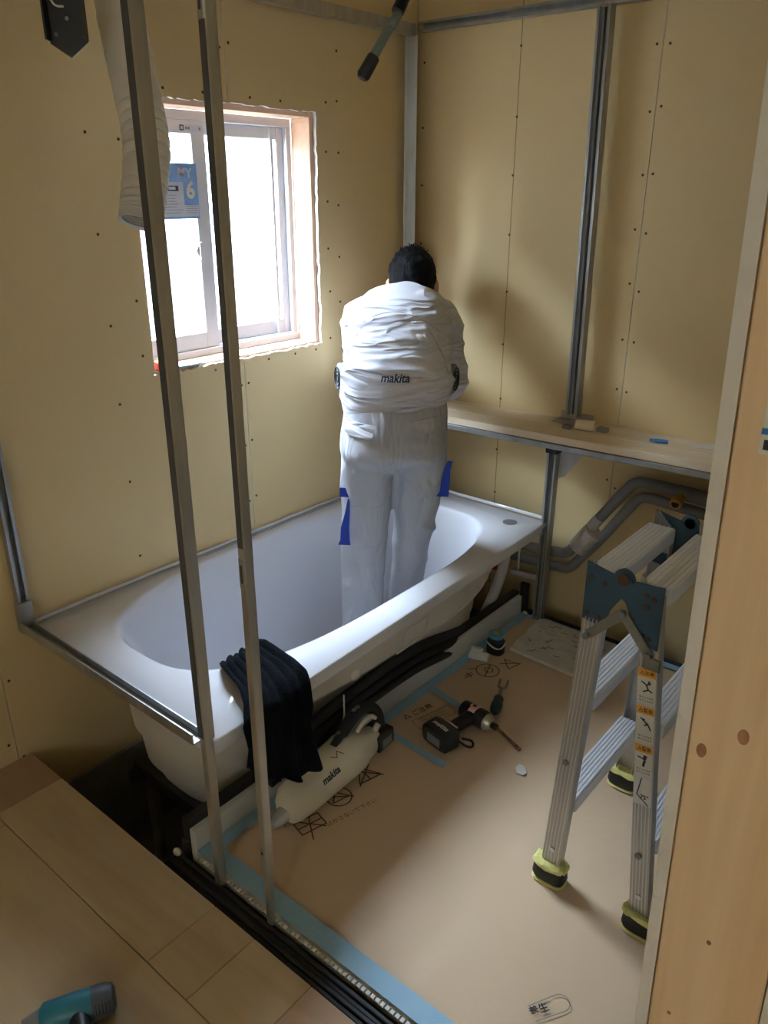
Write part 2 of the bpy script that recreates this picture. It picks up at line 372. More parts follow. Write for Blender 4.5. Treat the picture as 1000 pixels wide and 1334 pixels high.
# hall floor of plywood, boards one by one
fl = MB(); fl.box((-.145, -4.45, -.05), (4.2, -1.675, -.0135)); fl.box((1.877, -1.676, -.05), (4.2, .05, -.0135))
floor = struct(fl.build('floor', M_dark), 'plywood subfloor of the hall')
def ply(x0, x1, y0, y1, m): return MB().box((x0+.0008, y0+.0008, -.0125), (x1-.0008, y1-.0008, 0)).build('plywood_board', PLY[m], floor, bev=.0012)
ply(-.0125, .15, -1.83, -1.66, 3)
for a, b_, m in ((.15, .80, 0), (.80, .93, 1), (.93, 1.10, 0), (1.10, 1.55, 2), (1.55, 1.735, 1), (1.735, 2.6, 0), (2.6, 4.2, 1)):
    if a < 1.73: ply(a, b_, -1.84, -1.66, m)
    else: ply(a, b_, -1.84, -1.79, m)
ply(-.0125, .20, -2.66, -1.84, 1); ply(.20, 2.02, -2.75, -1.84, 0); ply(2.02, 4.2, -2.75, -1.84, 1); ply(-.0125, .20, -4.4, -2.66, 0); ply(.20, 2.02, -4.4, -2.75, 2); ply(2.02, 4.2, -4.4, -2.75, 0)
ply(1.885, 4.2, -1.79, -.01, 1)
# foundation pit under the bath unit
pit = MB(); pit.box((-.145, -1.72, -.55), (1.95, .3, -.5)); pit.box((1.74, -1.675, -.5), (1.95, .3, -.021))
struct(pit.build('floor_pit', M_conc), 'dark concrete pit below the bath unit')
MB().box((-.145, -1.70, -.5), (1.95, -1.675, -.0136)).build('pit_edge', M_dark, floor)
MB().box((XW-T-.02, -1.695, -.5), (XW+.012, .09, ZB-.002)).build('foundation_strip', M_conc, wall_left)
# rest of the hall, behind the camera: ceiling, rear wall with a window opening, far side wall
struct(MB().box((-.145, -4.6, 2.47), (4.3, .3, 2.52)).build('ceiling', M_ceil), 'boarded ceiling')
rw = MB(); RZ0, RZ1, RX0, RX1 = 1.08, 1.72, 2.13, 2.97
rw.box((-.145, -4.55, -.02), (RX0, -4.45, 2.5)); rw.box((RX1, -4.55, -.02), (4.3, -4.45, 2.5)); rw.box((RX0, -4.55, -.02), (RX1, -4.45, RZ0)); rw.box((RX0, -4.55, RZ1), (RX1, -4.45, 2.5))
struct(rw.build('wall_rear', M_board), 'rear hall wall with a window opening')
struct(MB().box((4.2, -4.55, -.02), (4.3, .3, 2.5)).build('wall_far_right', M_board), 'side wall of the hall')
struct(MB().box((1.88, .0, -.02), (4.25, .1, 2.5)).build('wall_far_back', M_board), 'back wall of the hall')

# neighbouring house hiding the lower sky; unseen wall added to screen the hall window
nb = MB(); nb.box((-6.0, -7.0, -1.0), (-3.2, 5.5, 3.3)); no = nb.build('neighbour_house', mat('grey_siding', (122, 124, 127), .8)); struct(no, 'grey walled house standing outside the window')
for i in range(22):
    z = -.8+i*.185; MB().box((-3.2, -7.0, z), (-3.185, 5.5, z+.17)).build('siding_board', MATS['grey_siding'], no)
nb2 = MB(); nb2.box((-1.0, -9.5, -1.0), (6.5, -6.6, 4.2)); struct(nb2.build('hall_sky_blocker', mat('blocker_beige', (172, 166, 156), .9)), 'unseen wall added behind the hall window to hide the sky')  # added out of view so the hall window passes only indirect light
gr = MB(); gr.box((-7, -10, -1.1), (7, 6, -1.0)); struct(gr.build('ground', mat('gravel', (140, 136, 128), .9, vary=.5, scale=20)), 'gravel ground around the house')

# ------------------------------------------------------------------ window
win = struct(thing('window_1', None, None, (-.1, -.775, WZ0)), 'white sliding window with timber lining and two sashes')
FX = -.112                                        # inner face of the frame
def wbox(name, y0, y1, z0, z1, x0, x1, m, parent=win, bev=.0015): return MB().box((x0, y0, z0), (x1, y1, z1)).build(name, m, parent, bev=bev)
wbox('lining_board', WY1-.016, WY1+.008, WZ0-.01, WZ1+.008, FX, XW-T-.002, M_lining)
wbox('lining_board', WY0-.008, WY0+.016, WZ0-.01, WZ1+.008, FX, XW-T-.002, M_lining)
wbox('lining_board', WY0+.016, WY1-.016, WZ1-.016, WZ1+.008, FX, XW-T-.002, M_lining)
wbox('lining_board', WY0+.016, WY1-.016, WZ0-.012, WZ0+.008, FX, XW-T-.002, M_lining)
fy0, fy1, fz0, fz1 = WY0+.016, WY1-.016, WZ0+.008, WZ1-.016
wbox('frame_head', fy0, fy1, fz1-.026, fz1, FX-.03, FX, M_sash); wbox('frame_sill', fy0, fy1, fz0, fz0+.022, FX-.03, FX+.006, M_sash)
wbox('frame_jamb', fy0, fy0+.022, fz0+.022, fz1-.026, FX-.03, FX, M_sash); wbox('frame_jamb', fy1-.022, fy1, fz0+.022, fz1-.026, FX-.03, FX, M_sash)
def sash(y0, y1, x0, x1, wl_, wr_, name):
    z0, z1 = fz0+.022, fz1-.026
    s = wbox(name, y0, y0+wl_, z0, z1, x0, x1, M_sash)
    wbox('stile', y1-wr_, y1, z0, z1, x0, x1, M_sash, s); wbox('bottom_rail', y0+wl_, y1-wr_, z0, z0+.05, x0, x1, M_sash, s); wbox('top_rail', y0+wl_, y1-wr_, z1-.036, z1, x0, x1, M_sash, s)
    xm = (x0+x1)/2; wbox('pane', y0+wl_-.004, y1-wr_+.004, z0+.046, z1-.032, xm-.002, xm+.002, M_glass, s, 0)
    return s
ls = sash(fy0+.022, -.795, FX-.015, FX-.001, .03, .05, 'sash')
rs = sash(-.838, fy1-.022, FX-.03, FX-.0165, .045, .03, 'sash')
wbox('guide_rail', -.795, fy1-.022, fz0+.022, fz0+.027, FX-.012, FX-.003, M_sash); wbox('screen_stile', -.533, -.520, fz0+.03, fz1-.03, FX-.0118, FX-.006, M_sash)
lt = MB(); lt.tube([(FX-.001, -.846, 1.31), (FX+.006, -.846, 1.31)], .016, 16); lt.box((FX, -.851, 1.285), (FX+.01, -.841, 1.335)); lt.build('crescent_latch', M_white, ls, bev=.001, smooth=.6)
wbox('head_label', -.88, -.80, fz1-.056, fz1-.038, FX-.001, FX-.0002, M_stickpale, ls, 0)
wbox('head_label_mark', -.882, -.868, fz1-.054, fz1-.040, FX-.0002, FX+.0004, M_inkdark, ls, 0); wbox('head_label_mark', -.879, -.871, fz1-.051, fz1-.043, FX+.0003, FX+.0008, M_stickpale, ls, 0)
for y in (-.862, -.853, -.815): wbox('head_label_mark', y, y+.006, fz1-.051, fz1-.044, FX-.0002, FX+.0004, M_greyp, ls, 0)
# blue film strip and the glazing sticker
GX = FX-.006
wbox('protective_film', -.985, -.845, 1.405, 1.552, GX, GX+.0006, M_film, ls, 0)
sk = wbox('sticker', -.968, -.836, 1.402, 1.552, FX+.0002, FX+.001, M_stick, ls, 0)
SX = FX+.0011
wbox('sticker_field', -.966, -.888, 1.408, 1.502, SX, SX+.0003, M_stickpale, sk, 0); wbox('sticker_field', -.888, -.838, 1.408, 1.440, SX, SX+.0003, M_stickpale, sk, 0)
text_mb('MY', .036, (SX+.0004, -.880, 1.525), (0, 1, 0), (0, 0, 1), bold=.0008).build('sticker_text', M_stickpale, sk)
text_mb('6', .062, (SX+.0006, -.864, 1.478), (0, 1, 0), (0, 0, 1), bold=.0025).build('sticker_text', M_white, sk)
wbox('sticker_bar', -.962, -.906, 1.478, 1.492, SX+.0003, SX+.0008, M_inkdark, sk, 0); wbox('sticker_bar', -.940, -.916, 1.481, 1.489, SX+.0008, SX+.001, M_stickpale, sk, 0)
for i in range(7): wbox('sticker_line', -.96, -.90+random.uniform(-.02, .01), 1.466-i*.008, 1.4672-i*.008, SX+.0003, SX+.0006, M_greyp, sk, 0)
for i in range(4): wbox('sticker_line', -.882, -.842, 1.418+i*.006, 1.4192+i*.006, SX+.0003, SX+.0006, M_greyp, sk, 0)
MB().prism(arc(0, 0, .009, 0, 2*PI*.95, 15), (SX+.0005, -.895, 1.532), (0, 1, 0), (0, 0, 1), .0003).build('sticker_dot', mat('sticker_pink', (226, 150, 170), .5), sk)
# small coloured scraps on the sill by the far-left corner of the opening
r_ = MB().box((-.05, -1.095, WZ0+.0085), (-.022, -1.07, WZ0+.028)).build('tape_roll', M_red, bev=.003); tag(r_, 'red and yellow small packet on the window sill corner', 'packet')
MB().box((-.0495, -1.0945, WZ0+.0285), (-.0225, -1.0705, WZ0+.034)).build('lid', M_yellow, r_, bev=.002)
pb = MB().prism([(0, 0), (.05, .004), (.085, .0), (.1, .018), (.05, .03), (.006, .026)], (-.075, -1.045, WZ0+.0083), (0, 1, 0), (-1, .1, 0), .0) if False else None
sc = MB(); sc.loft([[V(-.03-.02*math.cos(a)*.8, -.99+.055*math.sin(a), WZ0+.0085+h) for a in [i*PI/6 for i in range(12)]] for h in (0, .004)]); tag(sc.build('plastic_wrap', mat('pale_blue_wrap', (178, 214, 226), .4)), 'crumpled pale blue plastic scrap lying on the window sill', 'plastic scrap')

# ------------------------------------------------------------------ steel framing
def cstud(p0, p1, w, d, xdir, name, label, group=None, lip=.008, th=.0025, dull=False, cat='steel post'):
    """open C channel; the open side looks along -profile y"""
    pr = [(-w/2, d/2), (-w/2, -d/2), (-w/2+lip, -d/2), (-w/2+lip, -d/2+th), (-w/2+th, -d/2+th), (-w/2+th, d/2-th), (w/2-th, d/2-th), (w/2-th, -d/2+th), (w/2-lip, -d/2+th), (w/2-lip, -d/2), (w/2, -d/2), (w/2, d/2)]
    mb = MB(); p0 = Vector(p0); p1 = Vector(p1); t = (p1-p0).normalized(); x = Vector(xdir); x = (x-t*x.dot(t)).normalized(); y = t.cross(x)
    n = len(pr); k = 0
    mb.loft([[p+x*a+y*b for a, b in pr] for p in (p0, p1)])
    o = mb.build(name, M_steeld if dull else M_steel); tag(o, label, cat, group)
    return o
def tubepost(p0, p1, w, d, xdir, name, label, m, cat='steel post', group=None):
    mb = MB().beam(p0, p1, w, d, xdir); o = mb.build(name, m, bev=.002, seg=2); return tag(o, label, cat, group)
# front poles standing in the black threshold
ex = V(.79, .61, 0)
def pole(x, z_sleeve, label, slots, k=1.):
    root = thing('partition_pole', label, 'steel pole', (x, -1.605, -.012))
    MB().beam((x, -1.605, -.012), (x, -1.605, z_sleeve+.02), .019*k, .022*k, (1, 0, 0)).build('lower_tube', M_steeld, root, bev=.003, seg=2)
    MB().beam((x, -1.605, z_sleeve), (x, -1.605, 2.0), .024*k, .028*k, (1, 0, 0)).build('upper_tube', M_steeld, root, bev=.003, seg=2)
    zg = z_sleeve+.01 if k == 1. else .90
    gr_ = MB().box((x-.0085*k, -1.605-.0142*k-.0006, zg), (x+.0085*k, -1.605-.0142*k+.0002, 1.99)).build('channel_shade', M_recess_shade, root)  # flat dark strip painting the shade of an open channel
    for z, h in slots:
        p = MB().box((x-.008, -1.6175, z-h/2), (x+.008, -1.614, z+h/2)).build('slot_plate', M_steel, root, bev=.003)
        MB().box((x-.0025, -1.6182, z-h/2+.012), (x+.0025, -1.6174, z+h/2-.012)).build('slot', M_recess_shade, p)
    return root
pole(.752, .40, 'steel pole standing at the bathtub corner, upper tube with a painted shade strip in a paler lower one', [])
pole(.923, .14, 'steel pole with slotted plates standing beside the black towel', [(1.74, .085), (.85, .06), (.20, .03)], .76)
# top rails, corner post, back posts
cstud((.018, -1.62, 1.983), (.018, .02, 1.983), .035, .028, (0, 0, 1), 'ceiling_rail', 'thin dull steel rail running along the window wall above the window', dull=True, cat='steel rail')
cstud((.035, .045, 1.993), (1.70, .045, 1.993), .03, .03, (0, 0, -1), 'ceiling_rail', 'bright steel rail running along the back wall near the ceiling', cat='steel rail')
cp = cstud((.02, .012, .719), (.02, .012, 1.965), .042, .034, (.78, .62, 0), 'corner_post', 'upright steel channel in the room corner behind the worker')
uo = cstud((.732, .032, .762), (.716, .032, 1.976), .042, .034, (1, 0, 0), 'wall_post', 'long steel channel standing on the wooden shelf against the back wall')
for a in (-.008, .008): MB().beam((.732+a, .046, .765), (.716+a, .046, 1.975), .006, .004, (1, 0, 0)).build('groove_shade', M_recess_shade, uo)  # dark strips painting the shade down in the channel
lo_ = cstud((.722, -.075, .003), (.727, -.075, .682), .034, .030, (1, 0, 0), 'shelf_post', 'short steel channel holding up the shelf beside the tub corner')
MB().beam((.722, -.062, .01), (.727, -.062, .68), .012, .004, (1, 0, 0)).build('groove_shade', M_recess_shade, lo_)  # shade of the channel recess, painted as a dark strip
MB().box((.705, -.097, .655), (.749, -.052, .683)).build('black_cap', M_black2, lo_, bev=.002)
MB().prism([(0, 0), (.085, 0), (.085, -.012), (.02, -.11), (0, -.12)], (.746, -.062, .682), (1, 0, 0), (0, 0, 1), -.003).build('gusset_plate', M_steeld, lo_)
MB().box((.665, -.11, .355), (.718, -.06, .375)).build('clip', M_greyp, lo_, bev=.002)
# tub corner post on the window wall and the channel lying on the tub's near rim
tp = cstud((.004, -1.612, .40), (.004, -1.606, 1.98), .03, .022, (0, 1, 0), 'wall_stud', 'slim steel stud rising from the tub corner against the window wall')
MB().box((-.006, -1.632, .385), (.022, -1.594, .475)).build('socket', M_steel, tp, bev=.002)
rc = MB(); rc.box((.0, -1.634, .3955), (.742, -1.630, .420)); rc.box((.0, -1.634, .3935), (.742, -1.600, .3965)); rc.box((.0, -1.604, .3965), (.742, -1.600, .412))
tag(rc.build('rim_channel', M_steel, bev=.0008), 'shallow steel channel lying along the near rim of the bathtub', 'steel rail')

# ------------------------------------------------------------------ shelf
def zs(x): return .716+.0225*x
SH = thing('wooden_shelf', 'long pale pine shelf along the back wall on a steel rail', 'shelf', (.9, 0, zs(.9)-.03))
def plank(y0, y1, x0, x1, name='plank', h=.026):
    mb = MB(); mb.loft([[V(x, y0, zs(x)-h), V(x, y1, zs(x)-h), V(x, y1, zs(x)), V(x, y0, zs(x))] for x in (x0, x1)]); return mb.build(name, M_shelfwood, SH, bev=.0015)
plank(-.135, -.045, .0, 1.735); plank(-.0425, .0885, .0, 1.735)
MB().box((.0, .02, zs(0)-.05), (1.735, .088, zs(0)-.028)).build('batten', M_shelfwood, SH)
sr = MB(); sr.loft([[V(x, -.137, zs(x)-.048), V(x, -.095, zs(x)-.048), V(x, -.095, zs(x)-.028), V(x, -.137, zs(x)-.028)] for x in (.02, 1.73)])
tag(sr.build('shelf_rail', M_steel, bev=.002), 'bright steel rail carrying the front edge of the wooden shelf', 'steel rail')
z_ = zs(.73)+.0022
bp = MB(); bp.box((.665, .005, z_+.0008), (.79, .075, z_+.0035)); bpo = bp.build('base_plate', M_steeld, bev=.0008); tag(bpo, 'flat steel base plate under the wall post on the shelf', 'plate')
MB().box((.668, .070, z_+.0035), (.786, .0745, z_+.028)).build('flange', M_steeld, bpo)
ck = MB(); ck.tube([(.775, -.03, z_+.019), (.835, -.012, z_+.019)], [.0165, .019], 14); tag(ck.build('wood_plug', M_shelfwood, smooth=.6), 'short round wooden plug lying on the shelf beside the wall post', 'wood plug')
cl2 = MB(); cl2.box((.755, -.012, z_+.001), (.775, .004, z_+.016)); cl2.box((.837, -.01, z_+.002), (.872, .008, z_+.016)); 
c1 = MB().box((.733, -.045, zs(.74)+.001), (.762, -.02, zs(.74)+.014)).build('metal_clip', M_greyp, bev=.002); tag(c1, 'small grey metal clip on the shelf in front of the wall post', 'clip')
c2 = MB().box((.842, -.016, zs(.85)+.001), (.878, .012, zs(.85)+.016)).build('metal_clip', M_greyp, bev=.002); tag(c2, 'small grey metal clip on the shelf just past the wooden plug', 'clip')
bc = MB(); bc.tube([(1.045, -.02, zs(1.04)+.0075), (1.085, -.012, zs(1.08)+.0075)], .0065, 10); bc.tube([(1.03, -.023, zs(1.04)+.0075), (1.05, -.019, zs(1.04)+.0075)], .0045, 8)
tag(bc.build('plastic_anchor', M_blue, smooth=.6), 'small blue plastic anchor lying on the wooden shelf', 'anchor')
bs = MB(); bs.loft([[V(1.145+a, .0+b, zs(1.15)+.0008+h) for a, b in ((0, 0), (.09, .01), (.15, .06), (.06, .07))] for h in (0, .006)]); tag(bs.build('plastic_sheet', mat('clear_wrap', (226, 220, 204), .3), bev=.002), 'pale plastic wrap lying at the far end of the wooden shelf', 'plastic wrap')

# ------------------------------------------------------------------ bathtub
ZR = .392
TUB = thing('bathtub', 'white acrylic bathtub standing in the pit along the window wall', 'bathtub', (.36, -.83, -.14))
N = 96
def ring(hw, hl0, hl1, z, cx=.345, cy=-.83, n0=2.9, n1=3.3, dx=0):
    out = []
    for j in range(N):
        t = 2*PI*j/N; c, s_ = math.cos(t), math.sin(t); n = n0 if s_ < 0 else n1
        out.append(V(cx+dx+hw*math.copysign(abs(c)**(2/n), c), cy+(hl0 if s_ < 0 else hl1)*math.copysign(abs(s_)**(2/n), s_), z))
    return out
RC = [(-.008, -1.598), (.765, -1.604), (.72, -.066), (-.008, -.05)]
def rimring(z, inset=0.):
    """rounded quadrilateral outline sampled at the same angles as ring()"""
    out = []; cx, cy = .345, -.83
    for j in range(N):
        t = 2*PI*j/N; d = Vector((math.cos(t)*.32, math.sin(t)*.66)); best = 9
        for k in range(4):
            a = Vector(RC[k]); b = Vector(RC[(k+1) % 4]); e = b-a; nn = Vector((e.y, -e.x)).normalized(); a = a-nn*inset
            den = d.dot(nn)
            if den > 1e-6: best = min(best, (a-Vector((cx, cy))).dot(nn)/den)
        out.append(V(cx+d.x*best, cy+d.y*best, z))
    return out
prof = [rimring(ZR-.038, .004), rimring(ZR-.036, 0), rimring(ZR-.004, 0), rimring(ZR, .004), ring(.318, .672, .655, ZR), ring(.309, .663, .646, ZR-.001), ring(.302, .655, .640, ZR-.008), ring(.296, .646, .634, ZR-.03)]
for z, f0, f1, w_ in ((.30, .615, .622, .287), (.20, .570, .610, .276), (.10, .530, .598, .265), (.02, .490, .585, .254), (-.04, .455, .570, .240), (-.075, .42, .55, .218), (-.09, .36, .50, .17), (-.095, .18, .25, .08)):
    prof.append(ring(w_, f0, f1, z))
tb = MB().loft(prof, False, True); TB = tb.build('basin', M_frp, TUB, smooth=.9)
# outer skin of raw fibreglass
op = [rimring(ZR-.0385, .006), rimring(ZR-.044, .012), ring(.375, .735, .70, ZR-.05), ring(.362, .715, .685, ZR-.075), ring(.350, .69, .668, .245), ring(.338, .672, .660, .228), ring(.300, .662, .64, .19), ring(.292, .655, .635, .10), ring(.285, .642, .632, .09), ring(.280, .63, .62, -.02), ring(.272, .615, .612, -.035), ring(.262, .595, .595, -.09), ring(.240, .565, .57, -.118), ring(.15, .35, .4, -.122)]
OUT = MB().loft(op, False, True).build('outer_shell', M_frpout, TUB, smooth=.7)
# raised moulded marks on the outer shell (side towards the washing floor)
bvh = BVHTree.FromPolygons([v.co+wloc(TUB) for v in OUT.data.vertices], [list(p.vertices) for p in OUT.data.polygons])
def onshell(y, z):
    h = bvh.ray_cast(V(1.5, y, z), V(-1, 0, 0)); return h[0] if h[0] else V(.69, y, z)
for y, z, r in ((-1.06, .255, .02), (-.42, .275, .022), (-.36, .30, .018), (-1.25, .17, .02)):
    p = onshell(y, z); MB().ball(p, (.006, r, r), nu=12, nv=6).build('moulded_boss', M_frpout, TUB, smooth=1)
p = onshell(-.80, .275)
fr = MB()
for a, b_ in (((-.05, -.03), (.05, -.03)), ((.05, -.03), (.05, .03)), ((.05, .03), (-.05, .03)), ((-.05, .03), (-.05, -.03))): fr.tube([onshell(-.80+a[0], .275+a[1])+V(.001, 0, 0), onshell(-.80+b_[0], .275+b_[1])+V(.001, 0, 0)], .004, 6)
fr.build('moulded_plate', M_frpout, TUB, smooth=1)
for (y0, y1, z0, z1) in ((-.68, -.42, .215, .255), (-.86, -.76, .215, .225)): MB().tube([onshell(y0+(y1-y0)*i/6, z0+(z1-z0)*i/6)+V(.002, 0, 0) for i in range(7)], .005, 6).build('moulded_rib', M_frpout, TUB, smooth=1)
MB().tube([(.619, -.152, ZR-.02), (.619, -.152, ZR+.0006)], .026, 24).build('control_hole', mat('hole_grey', (112, 108, 106), .5), TUB, smooth=.6)
MB().tube([(.36, -.35, -.094), (.36, -.35, -.088)], .03, 24).build('drain', M_steel, TUB, smooth=.6)
# wall-side upstand and blue pencil mark on the rim
up_ = MB(); up_.box((-.0085, -1.59, ZR+.0005), (.0, -.055, ZR+.010)); up_.build('rim_upstand', M_frp, TUB, bev=.002)
up2 = MB(); up2.box((.0, -.058, ZR+.0005), (.715, -.050, ZR+.012)); up2.build('rim_upstand', M_frp, TUB, bev=.002)
MB().line([(.012, -1.02, ZR), (.014, -.75, ZR), (.013, -.36, ZR)], .0022, .0004).build('pen_line', mat('pen_blue', (92, 104, 150), .6), TUB)
# support frame under the tub and its feet
sf = MB(); sf.box((.10, -1.42, -.175), (.58, -1.36, -.124)); sf.box((.10, -.42, -.175), (.58, -.36, -.124)); sf.box((.52, -1.45, -.17), (.56, -.2, -.13)); sf.box((.12, -1.45, -.17), (.16, -.2, -.13))
sfo = sf.build('support_frame', M_dark, TUB, bev=.003)
for x in (.14, .54):
    for y in (-1.39, -.39): MB().tube([(x, y, -.5), (x, y, -.17)], .018, 12).build('leg', M_steeld, TUB, smooth=.6)

# ------------------------------------------------------------------ washing-area floor pan
PAN = thing('washing_floor_pan', 'white shower floor pan with black edging covered by brown paper', 'floor pan', (1.17, -.83, -.06))
MB().box((.646, -1.592, -.05), (1.732, -.062, -.003)).build('tray', M_white, PAN)
kb = MB(); kb.loft([[V(.628, y, -.05), V(.646, y, -.05), V(.646, y, .064+.008*(y+1.59)/1.52), V(.628, y, .066+.008*(y+1.59)/1.52)] for y in (-1.593, -.07)]); kb.build('kerb', mat('kerb_grey_white', (204, 203, 198), .6), PAN, bev=.002)
kk = MB(); kk.loft([[V(.600, y, -.06), V(.6275, y, -.06), V(.6275, y, .085), V(.600, y, .085)] for y in (-1.593, -.06)]); kk.loft([[V(.588, y, -.02), V(.6, y, -.02), V(.6, y, .01), V(.588, y, .01)] for y in (-1.593, -.06)]); kk.build('black_edging', M_black, PAN, bev=.003)
MB().box((.628, -.060, -.05), (.66, -.045, .12)).build('edge_stop', M_black, PAN, bev=.002)
be = MB(); be.box((.66, -.061, -.05), (1.732, -.042, .012)); be.build('rear_edging', M_black, PAN, bev=.002)
for i in range(4):
    y0 = -1.612-.0115*i
    MB().box((.60, y0-.009, -.06), (1.735, y0, -.004-.005*(i % 2))).build('threshold_ridge', M_black, PAN, bev=.0015)
MB().box((.60, -1.658, -.07), (1.735, -1.594, -.03)).build('threshold_base', M_black, PAN)
MB().box((.60, -1.6, -.05), (.628, -1.594, .03)).build('end_cap', M_black, PAN, bev=.002)
bead = MB()
for i in range(86):
    x = .655+i*.0125; bead.box((x, -1.603, -.004), (x+.0085, -1.594, .001))
bo = bead.build('perforated_bead', mat('bead_white', (216, 214, 206), .6), PAN); bo['kind'] = 'stuff'
for x, y in ((.612, -1.622), (.665, -.075)):
    MB().ball((x, y, .006), (.012, .009, .010), nu=10, nv=6).build('sealant_dab', M_cream, PAN, smooth=1)
for x in (.75, 1.6):
    for y in (-1.5, -.2): MB().tube([(x, y, -.5), (x, y, -.05)], .02, 12).build('leg', M_steeld, PAN, smooth=.6)
# brown protective paper, slightly wavy, with printed marks
PAP = MB(); nx, ny = 60, 86
X0, X1, Y0, Y1 = .662, 1.728, -1.578, -.082
def paperz(x, y): return .0006+.0028*max(0, noise.noise(V(x*5, y*5, .3)))*(1 if X0+.05 < x < X1-.03 else .2)+.0012*max(0, noise.noise(V(x*14, y*14, 2.)))
vs = [V(X0+(X1-X0)*i/nx, Y0+(Y1-Y0)*j/ny, 0) for j in range(ny+1) for i in range(nx+1)]
for v in vs: v.z = paperz(v.x, v.y)
PAP.add(vs, [(j*(nx+1)+i, j*(nx+1)+i+1, (j+1)*(nx+1)+i+1, (j+1)*(nx+1)+i) for j in range(ny) for i in range(nx)])
paper = PAP.build('protective_paper', M_kraft, smooth=1.2); tag(paper, 'brown kraft paper sheet covering the shower floor', 'paper sheet')
ZP = .0042
def stroke(pts, w=.0035, name='printed_mark'): MB().line([(x, y, ZP) for x, y in pts], w, .0003).build(name, M_ink, paper)
def sym(org, ax, ay, strokes, w=.0035):
    mb = MB(); ax = Vector(ax).normalized(); ay = Vector(ay).normalized()
    for s_ in strokes: mb.line([tuple(Vector(org)+ax*a+ay*b)+(ZP,) for a, b in s_], w, .0003)
    mb.build('printed_mark', M_ink, paper)
ax_, ay_ = (.25, .97), (-.97, .25)
rect = [(-.035, -.022), (.035, -.022), (.035, .022), (-.035, .022), (-.035, -.022)]
sym((.792, -1.352), ax_, ay_, [rect, [(-.035, .0), (.035, .0)], [(-.02, -.05), (.02, .05)], [(-.03, .03), (.03, -.03)]])
sym((.783, -1.235), ax_, ay_, [[(x, y) for x, y in arc(0, 0, .034, 0, 2*PI, 24)], [(-.025, -.012), (.025, -.012), (.0, .02), (-.025, -.012)], [(-.034, .02), (.034, -.02)]])
sym((.782, -1.125), ax_, ay_, [[(-.035, -.022), (.035, -.022), (0, .034), (-.035, -.022)], [(-.04, -.03), (.03, .03)], [(.04, -.028), (-.02, .03)], [(0, -.022), (0, .034)]])
text_mb('はがさないで下さい', .017, (.848, -1.255, ZP), ax_+(0,), ay_+(0,)).build('printed_text', M_ink, paper)
text_mb('養生シート', .017, (.733, -1.355, ZP), ax_+(0,), ay_+(0,)).build('printed_text', M_ink, paper)
text_mb('土足厳禁', .017, (.756, -1.372, ZP), ax_+(0,), ay_+(0,)).build('printed_text', M_ink, paper)
text_mb('△ ご注意', .026, (.722, -.812, ZP), ax_+(0,), ay_+(0,), bold=.0005).build('printed_text', M_ink, paper)
sym((.772, -.80), ax_, ay_, [[(-.07, -.025), (.07, -.025), (.07, .02), (-.07, .02), (-.07, -.025)]], .0012)
for i in range(3): text_mb('火気に近づけない', .012, (.758+i*.013, -.80, ZP), ax_+(0,), ay_+(0,)).build('printed_text', M_ink, paper)
sym((.763, -.485), ax_, ay_, [[(x, y) for x, y in arc(0, 0, .038, 0, 2*PI, 24)], [(x, y) for x, y in arc(.005, 0, .014, 0, 2*PI, 12)], [(-.03, -.02), (.03, .02)], [(-.05, .045), (-.02, .03)]])
sym((.80, -.40), ax_, ay_, [[(-.03, -.02), (.02, -.02), (0, .03), (-.03, -.02)], [(-.03, .02), (.03, -.02)]])
sym((.735, -.55), ax_, ay_, [[(-.02, .0), (.015, .0)], [(-.015, .01), (.02, .01)], [(0, -.01), (.004, .02)]])
aq, bq = (.53, .85), (-.85, .53)
mb = MB(); Q = [(-.03, .014), (.035, .018)]+[(.035+.018*math.sin(k*PI/6), .0+.018*math.cos(k*PI/6)) for k in range(7)]+[(-.03, -.018)]
mb.line([tuple(Vector((1.485, -1.405))+Vector(aq)*a+Vector(bq)*b)+(ZP,) for a, b in Q], .0016, .0003); mb.build('printed_outline', M_greyp, paper)
text_mb('養生', .02, (1.478, -1.415, ZP), aq+(0,), bq+(0,), bold=.0004).build('printed_text', M_inkdark, paper)
# blue masking tape strips
TZ = [0.]
def tape(pts, w, label):
    mb = MB(); n = 24; TZ[0] += .0007; tz = TZ[0]
    for (a, b) in zip(pts[:-1], pts[1:]):
        a = Vector(a); b = Vector(b); d = (b-a).normalized(); s_ = Vector((-d.y, d.x))*w/2
        rows = []
        for i in range(n+1):
            c = a+(b-a)*i/n; e0 = random.uniform(-.0012, .0012); e1 = random.uniform(-.0012, .0012)
            rows.append([V(c.x-s_.x*(1+e0*20), c.y-s_.y*(1+e0*20), .0048), V(c.x+s_.x*(1+e1*20), c.y+s_.y*(1+e1*20), .0048), V(c.x+s_.x, c.y+s_.y, .0052), V(c.x-s_.x, c.y-s_.y, .0052)])
        mb.loft(rows)
    o = mb.build('masking_tape', M_tape); tag(o, label, 'tape', 'blue masking tape on the brown paper'); o.location.z += tz
tape([(.668, -1.585), (.668, -.07)], .036, 'blue masking tape along the kerb beside the bathtub')
tape([(.645, -1.566), (1.73, -1.566)], .046, 'blue masking tape along the black threshold')
tape([(.69, -.946), (.93, -.960)], .024, 'short blue tape strip ending near the black drill battery')
tape([(.69, -.690), (.86, -.722)], .024, 'short blue tape strip running under the drill head')
tape([(.69, -.078), (1.73, -.078)], .03, 'blue masking tape along the back edge of the paper')

